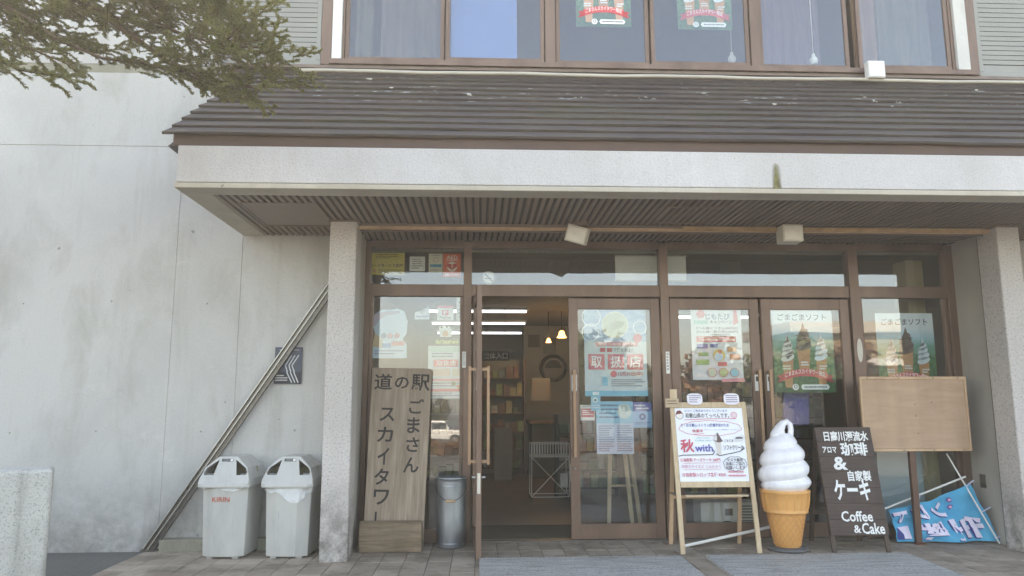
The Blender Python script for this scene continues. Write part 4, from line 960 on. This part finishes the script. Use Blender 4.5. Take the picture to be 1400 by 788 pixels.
c.polys('drawn_cone', [[(.56, .47), (.64, .47), (.625, .64), (.575, .64)]], (214, 206, 200)); c.polys('drawn_ice', [[(.53, .45), (.55, .40), (.6, .34), (.64, .42), (.67, .46), (.6, .48)]], (112, 92, 90)); c.polys('drawn_ice', [[(.535, .45), (.55, .40), (.585, .37), (.58, .45)]], (228, 224, 224))
c.stroke([(.0, .66), (.06, .645), (.5, .64), (.53, .60), (.51, .575)], .007, INKK); c.stroke([(.55, .63), (.6, .655), (.9, .60), (.97, .56), (.94, .525)], .007, INKK)
c.polys('speech_mark', [[(.84, .46), (.86, .40), (.97, .37), (.99, .42), (.95, .46)]], (214, 214, 216)); c.lines(.86, .405, .96, .44, 1, INKK, 51, True, .7)
c.text('①自家製 チーズケーキ 280円', .02, .685, .60, .735, INKR, .012); c.text('②味スカイエビ こんにゃく ', .03, .775, .60, .82, (206, 130, 150), .01); c.text('③自家製シロップ各種 ¥300', .03, .88, .66, .935, INKR, .01); c.lines(.7, .86, .95, .96, 2, (214, 130, 146), 52); 
for v in (.755, .84): c.stroke([(.06, v), (.6, v-.005)], .003, INKR)
c.text('マスク着用\n消毒にご協力\nお願いします', .67, .69, .95, .84, INKK, .01); sb = [(.81+.17*math.cos(t)*(1+.03*math.sin(8*t)), .765+.095*math.sin(t)*(1+.06*math.sin(9*t))) for t in [2*PI*i/32 for i in range(33)]]; c.stroke(sb, .004, INKK)
for x_, lab in ((-.13, 'white cut-out speech card on the top left of the easel'), (.235, 'white cut-out speech card on the top right of the easel')):
    e = [(.5+.5*math.cos(t)*(1-.08*math.cos(4*t)), .5+.5*math.sin(t)*(1-.08*math.cos(4*t))) for t in [2*PI*i/22 for i in range(22)]]
    cc = Card('speech_card', lab, 'card', .165, .12, (2.25+x_, 7.07+.213, 1.355), (rad(-8), 0, rad(0)), (232, 228, 236), 'speech cards on the easel', .003, outline=e, sheet='card'); cc.lines(.16, .18, .86, .86, 4, (120, 104, 130), 60+int(x_*10))
cc = Card('wooden_tag', 'small wooden tag sign clipped on the easel corner', 'tag', .13, .085, (2.25-.36, 7.07+.205, 1.335), color=(190, 168, 140), th=.012); cc.lines(.1, .2, .9, .8, 2, (110, 84, 64), 71); obj('upper_tag', box(-.02, .05, -.008, .008, .086, .175), M_PINE, cc.o); 
# white pole on the floor behind the easel
tag(obj('white_pole', MB().tube([(1.99, 7.36, .02), (2.78, 7.55, .13), (2.98, 7.60, .16)], .015, 8), M_WHITE), 'thin white pole lying behind the easel legs', 'pole')

# giant soft ice cream cone -----------------------------------------
ic = thing('ice_cream_cone', 'giant plastic soft ice cream cone with white swirl and orange wafer', 'ice cream display', (2.93, 7.2, 0))
M_WAFER = worn_plastic('worn_wafer_plastic', (226, 166, 100), .36); M_WAFER2 = plain((208, 152, 94), .55, .08, 6); M_CREAM = worn_plastic('worn_white_plastic', (240, 238, 242), .3)
b_ = MB().lathe([(.001, 0), (.17, 0), (.185, .012), (.18, .03), (.12, .04), (.001, .04)], 36, cap=False); b_.smooth = True; obj('base', b_, plain((92, 92, 92), .35, .1, 4), ic)
l_ = MB().lathe([(.001, .03), (.105, .03), (.118, .045), (.176, .345)], 40, cap=False); l_.smooth = True; obj('wafer_cone', l_, M_WAFER, ic)
rg_ = MB()
for s_ in (-1, 1):
    for k in range(18):
        P = []
        for i in range(9):
            f = i/8; r = .1195+.0585*f; t = 2*PI*k/18+s_*f*1.35; P.append((r*math.cos(t), r*math.sin(t), .05+.29*f))
        rg_.tube(P, .0034, 4, False)
tag(obj('waffle_ridges', rg_, M_WAFER2, ic), kind='stuff')
u_ = MB().lathe([(.17, .345), (.2, .352), (.206, .362), (.2, .372), (.205, .40), (.217, .46), (.222, .53), (.231, .538), (.231, .557), (.22, .562), (.10, .565)], 40, cap=False); u_.smooth = True; obj('wafer_cup', u_, M_WAFER, ic)
for k in range(20):
    t = 2*PI*k/20; rb = MB().tube([(.204*math.cos(t), .204*math.sin(t), .385), (.219*math.cos(t), .219*math.sin(t), .46), (.2235*math.cos(t), .2235*math.sin(t), .525)], .004, 5)
    obj('cup_rib', rb, M_WAFER, ic)
sw = MB(); nT, nZ = 64, 90; z0, z1 = .55, 1.085
def Renv(z):
    pts = [(.55, .205), (.63, .246), (.78, .231), (.92, .196), (1.0, .155), (1.06, .105), (1.085, .085)]
    for (a, ra), (b, rb) in zip(pts, pts[1:]):
        if z <= b: return ra+(rb-ra)*(z-a)/(b-a)
    return pts[-1][1]
for j in range(nZ+1):
    z = z0+(z1-z0)*j/nZ
    for i in range(nT):
        t = 2*PI*i/nT; ph = (z-.555)/.148-t/(2*PI)*1.0
        bulge = abs(math.sin(PI*ph))**.55; k = min(1, (z-z0)/.04, (z1-z)/.05+.25)
        r = Renv(z)*(.80+.20*(bulge*k+(1-k)*.75)); sw.v.append((r*math.cos(t), r*math.sin(t), z))
for j in range(nZ):
    for i in range(nT): sw.f.append((j*nT+i, j*nT+(i+1) % nT, (j+1)*nT+(i+1) % nT, (j+1)*nT+i))
sw.f.append(tuple(nZ*nT+i for i in range(nT))); sw.smooth = True
obj('soft_swirl', sw, M_CREAM, ic)
hk = MB().tube([(-.03, 0, 1.03), (-.035, 0, 1.08), (-.015, 0, 1.135), (.02, 0, 1.18), (.06, 0, 1.195), (.088, 0, 1.17), (.094, 0, 1.12), (.086, 0, 1.06), (.07, 0, 1.02)], [.088, .07, .048, .034, .028, .026, .026, .028, .03], 16); hk.smooth = True
obj('curled_tip', hk, M_CREAM, ic)

# dark A-frame board ------------------------------------------------
bb = thing('menu_board', 'dark wooden A-frame board with white painted coffee and cake lettering', 'sign board', (3.565, 7.03, 0), (0, 0, rad(-3)))
def bz(x, z, off=0): return (x, z*.245+off, z)
Wb = .272
for sx in (-1, 1):
    obj('front_leg', MB().bar(bz(sx*(Wb-.02), 0, .022), bz(sx*(Wb-.02), 1.12, .022), .04, .024, (0, -1, .24)), M_DARKLEG, bb, .003)
    obj('rear_leg', MB().bar((sx*(Wb-.03), .60, 0), (sx*(Wb-.03), .31, 1.09), .04, .024, (0, 1, .24)), M_DARKLEG, bb, .003)
obj('rear_rail', MB().bar((-Wb+.03, .52, .3), (Wb-.03, .52, .3), .02, .05), M_DARKLEG, bb)
nP = 7; z0, z1 = .15, 1.135
panel_root = None
zz = z0; hs = (z1-z0)/nP; th_ = math.atan(.245)
for k in range(nP):
    q = obj('plank', box(-Wb, Wb, -.016, .004, 0, hs/math.cos(th_)-.0012), M_DARKWOOD, bb, .003); q.location = bz(0, z0+k*hs); q.rotation_euler = (-th_, 0, 0)
rt = obj('paint_ground', box(-.001, .001, 0, .001, 0, .002), M_DARKWOOD, bb); rt.location = bz(0, z0, -.018); rt.rotation_euler = (-th_, 0, 0)
c = Card('x', None, None, 2*Wb, (z1-z0)/math.cos(th_), None, parent=rt, sheet=None); c.th = 0
CH = (228, 228, 226)
c.text('日高川源流水', .14, .035, .93, .135, CH, .03); c.text('アロマ', .08, .185, .33, .245, CH, .03); c.text('珈琲', .40, .145, .88, .275, CH, .03); c.text('&', .23, .28, .48, .405, CH, .03); c.text('自家製', .45, .41, .86, .51, CH, .028); c.text('ケーキ', .17, .495, .80, .685, CH, .032)
c.text('Coffee', .22, .78, .76, .875, CH, .02); c.text('&', .40, .905, .52, .975, CH, .02); c.text('Cake', .54, .885, .93, .985, CH, .02)

# tan blank board on a post -----------------------------------------
cb = thing('blank_board', 'blank tan plywood notice board on a thin brown post', 'notice board', (4.335, 7.40, 0))
cb.scale = (1.02, 1, 1.02)
obj('face', box(-.475, .565, -.018, -.002, .905, 1.575), M_TAN, cb, .002)
for nm, q in (('frame_rail', (-.495, .585, -.026, .004, 1.576, 1.603)), ('frame_rail', (-.495, .585, -.026, .004, .878, .904)), ('frame_stile', (-.495, -.476, -.026, .004, .9042, 1.5758)), ('frame_stile', (.566, .585, -.026, .004, .9042, 1.5758))): obj(nm, box(*q), M_TANEDGE, cb, .003)
for x_, z_ in ((-.42, 1.59), (-.1, 1.59), (.25, 1.59), (.5, 1.59), (-.42, .89), (-.1, .89), (.2, .89), (.5, .89), (.05, 1.33), (.05, 1.22), (.22, 1.35), (.06, 1.05), (.23, 1.07)):
    s_ = MB().lathe([(.001, 0), (.007, 0), (.006, .003), (.001, .004)], 10, cap=False); s_.v = [(a+x_, -.0265-c_ if z_ in (1.59, .89) else -.0185-c_, b+z_) for a, b, c_ in s_.v]; obj('screw', s_, M_STEEL_DK, cb)
obj('post', box(-.03, .03, .004, .05, .012, 1.55), plain((96, 70, 56), .5, .15, 5), cb, .004); obj('base_plate', MB().lathe([(.001, 0), (.05, 0), (.05, .012), (.03, .02), (.001, .02)], 24, cap=False), plain((110, 74, 56), .6, .2, 7), cb); cb.children[-1].location = (0, .027, 0)

# fallen blue banner ------------------------------------------------
bn = thing('banner', 'bright blue banner with white characters slumped on its white poles by the reveal', 'banner', (4.75, 7.5, 0))
Q = [Vector((-.62, 0, .02)), Vector((.40, 0, .02)), Vector((.205, 0, .57)), Vector((-.62, 0, .31))]     # BL BR TR TL
def cloth(u, v):
    p = Q[0].lerp(Q[1], u).lerp(Q[3].lerp(Q[2], u), v)
    wv = .030*math.sin(u*9+v*2.5)+.020*math.sin(u*17-v*5+1)+.010*math.sin(u*5+v*14)
    sag = -.03*math.sin(u*PI)*v+.012*math.sin(u*8)*(v > .0)*v
    return Vector((p.x, .02+.06*(1-v)*0+wv-.10*(1-v), max(.006, p.z+sag)))
m = MB(); nu, nv = 46, 22
for j in range(nv+1):
    for i in range(nu+1): m.v.append(tuple(cloth(i/nu, j/nv)))
for j in range(nv):
    for i in range(nu): m.f.append((j*(nu+1)+i, j*(nu+1)+i+1, (j+1)*(nu+1)+i+1, (j+1)*(nu+1)+i))
m.smooth = True; ME = N('banner_cloth', .8, 0, .2); ME.col(ME.ramp(ME.noise(5, 4), [(.3, S(54, 150, 190)), (.7, S(74, 176, 212))])); obj('cloth', m, ME.m, bn)
def onto(ch, u0, u1, v0, v1, col, off, rot=90, bold=.05):
    def fn(x, y, z):
        p = cloth(x, z); return (p.x, p.y-off, p.z)
    obj('lettering', fit(text_mesh(ch, bold), u0, u1, v0, v1, 0, fn, rot), plain(col, .7), bn)
for ch, a in (('生', (.60, .93, .04, .50)), ('乳', (.24, .53, .05, .50)), ('ソ', (.44, .62, .56, .90)), ('フ', (.22, .38, .60, .95)), ('ト', (.02, .16, .55, .90)), ('1', (.03, .16, .08, .44))):
    onto(ch, a[0]-.015, a[1]-.015, a[2]-.02, a[3]-.02, (46, 62, 130), .006); onto(ch, *a, (222, 214, 232), .0095)
for u, v in ((.70, .72), (.72, .86)):
    d = MB(); o = cloth(u, v); d.v = [(o.x+.035*math.cos(2*PI*i/18), o.y-.012, o.z+.025*math.sin(2*PI*i/18)) for i in range(18)]; d.f = [tuple(range(18))]; obj('round_emblem', d, plain((96, 84, 150), .7), bn)
    d = MB(); d.v = [(o.x+.016*math.cos(2*PI*i/14), o.y-.014, o.z+.012*math.sin(2*PI*i/14)) for i in range(14)]; d.f = [tuple(range(14))]; obj('round_emblem', d, plain((226, 170, 190), .7), bn)
obj('pole', MB().tube([(.03, .06, .86), (.345, -.16, .012)], .008, 8), M_WHITE, bn); obj('cross_pole', MB().tube([(-.78, .05, .28), (.20, .05, .63)], .010, 8), M_WHITE, bn)
for u, v, dx, dz in ((.97, .98, .02, .02), (1.0, .52, .03, .01), (.33, 1.0, 0, .05), (1.0, .08, .03, .0)):
    p = cloth(u, v); obj('loop', MB().bar((p.x-.03, p.y-.004, p.z-.015), (p.x+.03+dx, p.y-.006, p.z+.02+dz), .028, .006), plain((206, 206, 224), .7), bn)

# lamp boxes under the soffit -----------------------------------------
for loc, rot, lab in (((.965, 6.93, SOF), (rad(0), rad(0), rad(-14)), 'cream spotlight box tilted under the soffit above the doorway'), ((3.01, 6.93, SOF), (0, 0, 0), 'cream square lamp box under the soffit above the easel and cone')):
    l = thing('lamp_box', lab, 'lamp', loc, rot, 'lamp boxes under the soffit')
    tl = -18 if loc[0] < 2 else 0
    obj('bracket', box(-.07, .07, -.05, .05, -.04, .003), M_SOFFIT, l, .003)
    h = obj('housing', box(-.10, .10, -.085, .085, -.165, -.0), M_CREAMBOX, l, .008); h.location = (0, 0, -.035 if tl else -.018); h.rotation_euler = (rad(10 if tl else 0), rad(-tl), 0)
    obj('lens', box(-.085, .085, -.092, -.0855, -.15, -.02), plain((222, 216, 206), .3), h, .003)

# ================================================================== TREE OVERHANGING FROM THE LEFT
def tree_conifer():
    t = thing('fir_tree', 'dark green fir branches reaching in front of the wall and roof edge', 'tree', (-5.2, 4.7, -.03)); ox, oy, oz = -5.2, 4.7, -.03
    tm_ = MB(); tm_.tube([(0, 0, 0), (.05, .02, 1.5), (.02, .05, 3.5), (.1, 0, 6.5)], [.22, .18, .14, .05], 12); tm_.smooth = True
    bark = plain((92, 76, 62), .9, .2, 12, 0, .2, .5)
    obj('trunk', tm_, bark, t)
    r = random.Random(21)
    def wp(px, py, y): x, z = at(px, py, y); return Vector((x-ox, y-oy, z-oz))
    limbs = [  # pixel paths with depth, thickness
        ([(-420, -120, 4.7), (-60, -20, 4.6), (20, 15, 4.5), (75, 52, 4.5), (140, 80, 4.5), (190, 86, 4.55)], .022),
        ([(-420, -60, 4.7), (-40, 40, 4.4), (40, 66, 4.3), (78, 82, 4.3)], .014),
        ([(-420, -170, 4.7), (0, -60, 4.8), (140, 20, 4.7), (230, 85, 4.6), (300, 112, 4.55), (350, 120, 4.5), (390, 112, 4.45)], .026),
        ([(140, 20, 4.7), (230, 40, 4.7), (300, 62, 4.6), (345, 30, 4.55), (362, 12, 4.5)], .012),
        ([(230, 85, 4.6), (262, 104, 4.5), (290, 118, 4.4)], .008),
        ([(300, 112, 4.55), (322, 122, 4.45), (330, 128, 4.4)], .007),
        ([(-420, -40, 4.5), (-30, 70, 4.2), (25, 96, 4.1), (72, 104, 4.1)], .010),
        ([(60, -60, 4.8), (150, -20, 4.7), (210, 10, 4.7), (290, 12, 4.7)], .014),
        ([(190, 86, 4.55), (240, 98, 4.5), (282, 100, 4.45)], .008),
        ([(300, 62, 4.6), (360, 66, 4.55), (402, 92, 4.5)], .009)]
    lm_ = MB(); fm = MB(); tw = MB()
    def needles(p, d, n, ln):
        side = d.cross(Vector((r.uniform(-.3, .3), r.uniform(-.3, .3), 1))).normalized(); up = side.cross(d).normalized()
        for i in range(n):
            b = p+d*(i/n)
            for s_ in (-1, 1):
                q = (d.normalized()*.55+side*s_*r.uniform(.6, 1)+up*r.uniform(-.35, .45)).normalized()*ln*r.uniform(.7, 1.15)
                wv = q.cross(up).normalized()*.0036
                o = len(fm.v); fm.v += [tuple(b-wv*.5), tuple(b+wv*.5), tuple(b+q*.6+wv), tuple(b+q), tuple(b+q*.6-wv)]; fm.f.append((o, o+1, o+2, o+3, o+4))
    def spray(p, d, ln, depth=0):
        d = d.normalized(); droop = Vector((0, 0, -.18)); e = p+(d+droop*.3)*ln
        tw.tube([p, p+d*ln*.5, e], [.0035, .0025, .0012], 4, False)
        needles(p, e-p, max(5, int(ln/.0065)), .022)
        if depth < 2:
            k = int(ln/(.035 if depth == 0 else .045))
            for i in range(1, k+1):
                f = i/(k+.5); s_ = 1 if i % 2 else -1
                side = d.cross(Vector((r.uniform(-.4, .4), r.uniform(-.5, .5), 1))).normalized()*s_
                dd = (d*.75+side*.75+Vector((r.uniform(-.12, .12), r.uniform(-.25, .25), r.uniform(-.22, .12)))); spray(p+(e-p)*f, dd, ln*(.52-.28*f)*r.uniform(.7, 1.2), depth+1)
    for path, th in limbs:
        P = [wp(*q) for q in path]
        lm_.tube(P, [th*(1-.75*i/(len(P)-1)) for i in range(len(P))], 7)
        for a, b in zip(P, P[1:]):
            L = (b-a).length; dirn = (b-a).normalized(); n = max(1, int(min(L, 2.2)/.042)); a2 = b-(b-a)*min(1, 2.2/L)
            for i in range(n):
                p = a2.lerp(b, (i+r.random())/n); sd = Vector((r.uniform(-.5, .5), r.uniform(-.9, .9), r.uniform(-.55, .55)))
                spray(p, dirn*.85+sd, r.uniform(.10, .24))
        spray(P[-1], P[-1]-P[-2], .22)
    # leafy mass above, seen against the wall
    for k in range(300):
        px, py = r.uniform(-30, 330), r.uniform(-50, 62)
        if py > 40+18*math.sin(px*.03)+(10 if px < 200 else 25): continue
        spray(wp(px, py, r.uniform(4.4, 5.1)), Vector((r.uniform(-.2, 1), r.uniform(-.6, .6), r.uniform(-.5, .3))), r.uniform(.12, .26))
    for k in range(44):
        px, py = r.gauss(312, 44), r.gauss(78, 22); spray(wp(px, py, r.uniform(4.3, 4.7)), Vector((r.uniform(-.1, 1), r.uniform(-.5, .5), r.uniform(-.3, .55))), r.uniform(.10, .22))
    obj('limb', lm_, bark, t)
    a = N('fir_needles', .55, 0, .3); pz = a.world(); a.col(a.ramp(a.math('ADD', a.math('MULTIPLY', a.noise(5, 4, pz), .55), a.math('MULTIPLY', a.noise(45, 2, pz), .45)), [(.3, (.055, .07, .024, 1)), (.5, (.10, .105, .036, 1)), (.72, (.19, .16, .06, 1))]))
    a.b.inputs['Transmission Weight'].default_value = 0
    tr = a.n('BsdfTranslucent'); tr.inputs[0].default_value = (.26, .26, .075, 1); mx = a.n('MixShader'); mx.inputs[0].default_value = .5
    a.l(a.b.outputs[0], mx.inputs[1]); a.l(tr.outputs[0], mx.inputs[2]); a.l(mx.outputs[0], a.t.nodes['Material Output'].inputs[0])
    me = bpy.data.meshes.new('crown'); me.from_pydata(fm.v, [], fm.f); tag(obj('crown', me, a.m, t), kind='stuff')
    tag(obj('twigs', tw, bark, t), kind='stuff')
    print('needles', len(fm.f))
tree_conifer()

# ================================================================== ACROSS THE CAR PARK (seen in the glass)
def leaf_mat(name, c0, c1):
    a = N(name, .6, 0, .3); a.col(a.ramp(a.noise(1.3, 4, a.world()), [(.3, (*c0, 1)), (.7, (*c1, 1))])); return a.m
LM = [leaf_mat('leaves_green', (.035, .06, .018), (.09, .12, .035)), leaf_mat('leaves_olive', (.08, .09, .03), (.16, .14, .05)), leaf_mat('leaves_rust', (.14, .06, .03), (.24, .12, .05))]
def gz(y): 
    for (a, za), (b, zb) in zip(zip(ys, zs), zip(ys[1:], zs[1:])):
        if a <= y <= b: return za+(zb-za)*(y-a)/(b-a)
    return zs[0]
BARK = plain((96, 82, 70), .9, .2, 6)
def crown_mesh(seed, rx, rz, n, ls):
    r = random.Random(seed); m = MB(); cl_ = []
    for k in range(16): 
        v = Vector((r.gauss(0, 1), r.gauss(0, 1), r.gauss(0, 1))).normalized()*r.uniform(.3, .8); cl_.append((Vector((v.x*rx, v.y*rx, v.z*rz)), r.uniform(.28, .5)))
    for i in range(n):
        c_, s_ = r.choice(cl_); v = Vector((r.gauss(0, 1), r.gauss(0, 1), r.gauss(0, 1))).normalized()*r.random()**.4
        p = c_+Vector((v.x*rx*s_, v.y*rx*s_, v.z*rz*s_)); a = Vector((r.gauss(0, 1), r.gauss(0, 1), r.gauss(0, 1))).normalized(); b = a.orthogonal().normalized()*ls*r.uniform(.5, 1); q = a.cross(b)
        o = len(m.v); m.v += [tuple(p-b), tuple(p+q*.6), tuple(p+b), tuple(p-q*.6)]; m.f.append((o, o+1, o+2, o+3))
    me = bpy.data.meshes.new('crown'); me.from_pydata(m.v, [], m.f); return me
CR = [crown_mesh(s, 2.6, 2.6, 2600, .3) for s in (1, 2, 3)]
TRK = MB().tube([(0, 0, 0), (.05, 0, 2), (0, .1, 4.5)], [.2, .15, .06], 8).mesh('trunk')
TNAME = ['green', 'olive', 'rust red']
for x_, y_, h, k in ((7.5, -40, 1.5, 0), (11, -44, 1.7, 1), (15, -38, 1.35, 2), (19, -42, 1.6, 1), (23.5, -39, 1.4, 0), (28, -43, 1.6, 2), (33, -40, 1.5, 1), (-9, -52, .8, 0), (-4, -54, .75, 1), (1.5, -55, .8, 0), (-15, -50, 1.0, 1)):
    t = thing('broadleaf_tree', '%s leaved tree across the car park mirrored in the shop glass' % TNAME[k], 'tree', (x_, y_, gz(y_)-.02), (0, 0, x_), 'trees across the car park')
    a = obj('trunk', TRK, BARK, t); a.scale = (h*.8, h*.8, h*.75)
    me = CR[k % 3].copy(); me.materials.clear(); me.materials.append(LM[k]); b = obj('crown', me, LM[k], t); b.location = (0, 0, 3.2*h); b.scale = (h, h, h*.8)
HB = crown_mesh(9, 1.2, .55, 1500, .12)
for i in range(9):
    x_ = -7+i*1.9+rng.uniform(-.3, .3); y_ = -20+rng.uniform(-.6, .6)
    t = thing('autumn_shrub', 'low rust brown shrub at the car park edge mirrored in the shop glass', 'shrub', (x_, y_, gz(y_)-.02), (0, 0, i), 'shrubs along the car park')
    a = obj('stem', TRK, BARK, t); a.scale = (.12, .12, .12); b = obj('foliage', HB, LM[2], t); b.location = (0, 0, .5); b.scale = (1, 1, .9)
# white off-roader
car = thing('off_roader', 'boxy white off-road car parked across the lot, mirrored beside the wooden sign', 'car', (-2.5, -38, gz(-38)), (0, 0, rad(8)))
CW = plain((226, 226, 222), .3, .02, 2); CK = plain((40, 40, 42), .5); CGm = plain((60, 70, 76), .1)
def side(pts, y0, y1): return MB().prism(pts, y0, y1)
obj('body', side([(-1.7, .35), (1.65, .35), (1.72, .6), (1.7, .92), (.75, .98), (-1.7, .98)], -.72, .72), CW, car, .04); obj('cabin', side([(-1.66, .985), (.72, .985), (.35, 1.62), (-1.6, 1.64)], -.66, .66), CW, car, .05)
for s_ in (-1, 1):
    for a, b in ((-1.5, -.75), (-.68, .42)): obj('side_window', box(a, b, s_*.662-.004, s_*.662+.004, 1.05, 1.5), CGm, car)
    for x_ in (-1.05, 1.05):
        w_ = MB().lathe([(.2, -.1), (.36, -.09), (.36, .09), (.2, .1)], 24); w_.v = [(a+x_, c_+s_*.66, b+.36) for a, b, c_ in w_.v]; wo = obj('wheel', w_, CK, car)
        h_ = MB().lathe([(.01, -.105), (.2, -.1), (.2, .1), (.01, .105)], 16); h_.v = [(a+x_, c_+s_*.66, b+.36) for a, b, c_ in h_.v]; obj('rim', h_, M_STEEL, wo)
    obj('headlight', box(1.69, 1.725, s_*.5-.1, s_*.5+.1, .68, .86), M_WHITE, car)
obj('bumper', box(1.68, 1.82, -.7, .7, .36, .5), CK, car, .02); obj('windscreen', MB().add([(.70, -.58, 1.03), (.70, .58, 1.03), (.42, .58, 1.55), (.42, -.58, 1.55)], [(0, 1, 2, 3)]), CGm, car)
# low cream building at the far right
fb = thing('far_building', 'cream flat roofed building across the car park mirrored in the last window', 'building', (36, -52, gz(-52)-.02))
obj('walls', box(-9, 9, -5, 5, 0, 9), plain((168, 156, 130), .8, .05, 1), fb); obj('roof_edge', box(-9.6, 9.6, -5.6, 5.6, 9, 9.9), M_CREAMBOX, fb)
for k in range(2):
    obj('floor_band', box(-9.1, 9.1, 5.0, 5.5, 2.9+k*3.2, 3.5+k*3.2), M_WHITE, fb)
    for i in range(6): 
        w_ = obj('window', box(-8+i*2.8, -6+i*2.8, 5.001, 5.06, 1+k*3.2, 2.5+k*3.2), CGm, fb)

# ================================================================== GLARE VEIL: thin volume added to lift the blacks like sun glare
hz = bpy.data.materials.new('glare_volume'); hz.use_nodes = True; ht = hz.node_tree; ht.nodes.clear()
ho = ht.nodes.new('ShaderNodeOutputMaterial'); hv = ht.nodes.new('ShaderNodeVolumePrincipled'); hv.inputs['Density'].default_value = .0040; hv.inputs['Color'].default_value = (.96, .95, .93, 1); hv.inputs['Anisotropy'].default_value = .3
ht.links.new(hv.outputs[0], ho.inputs['Volume'])
tag(obj('glare_veil', box(-201, 201, -261, 121, -3.3, 14), hz), kind='stuff')
sc.cycles.volume_bounces = 1
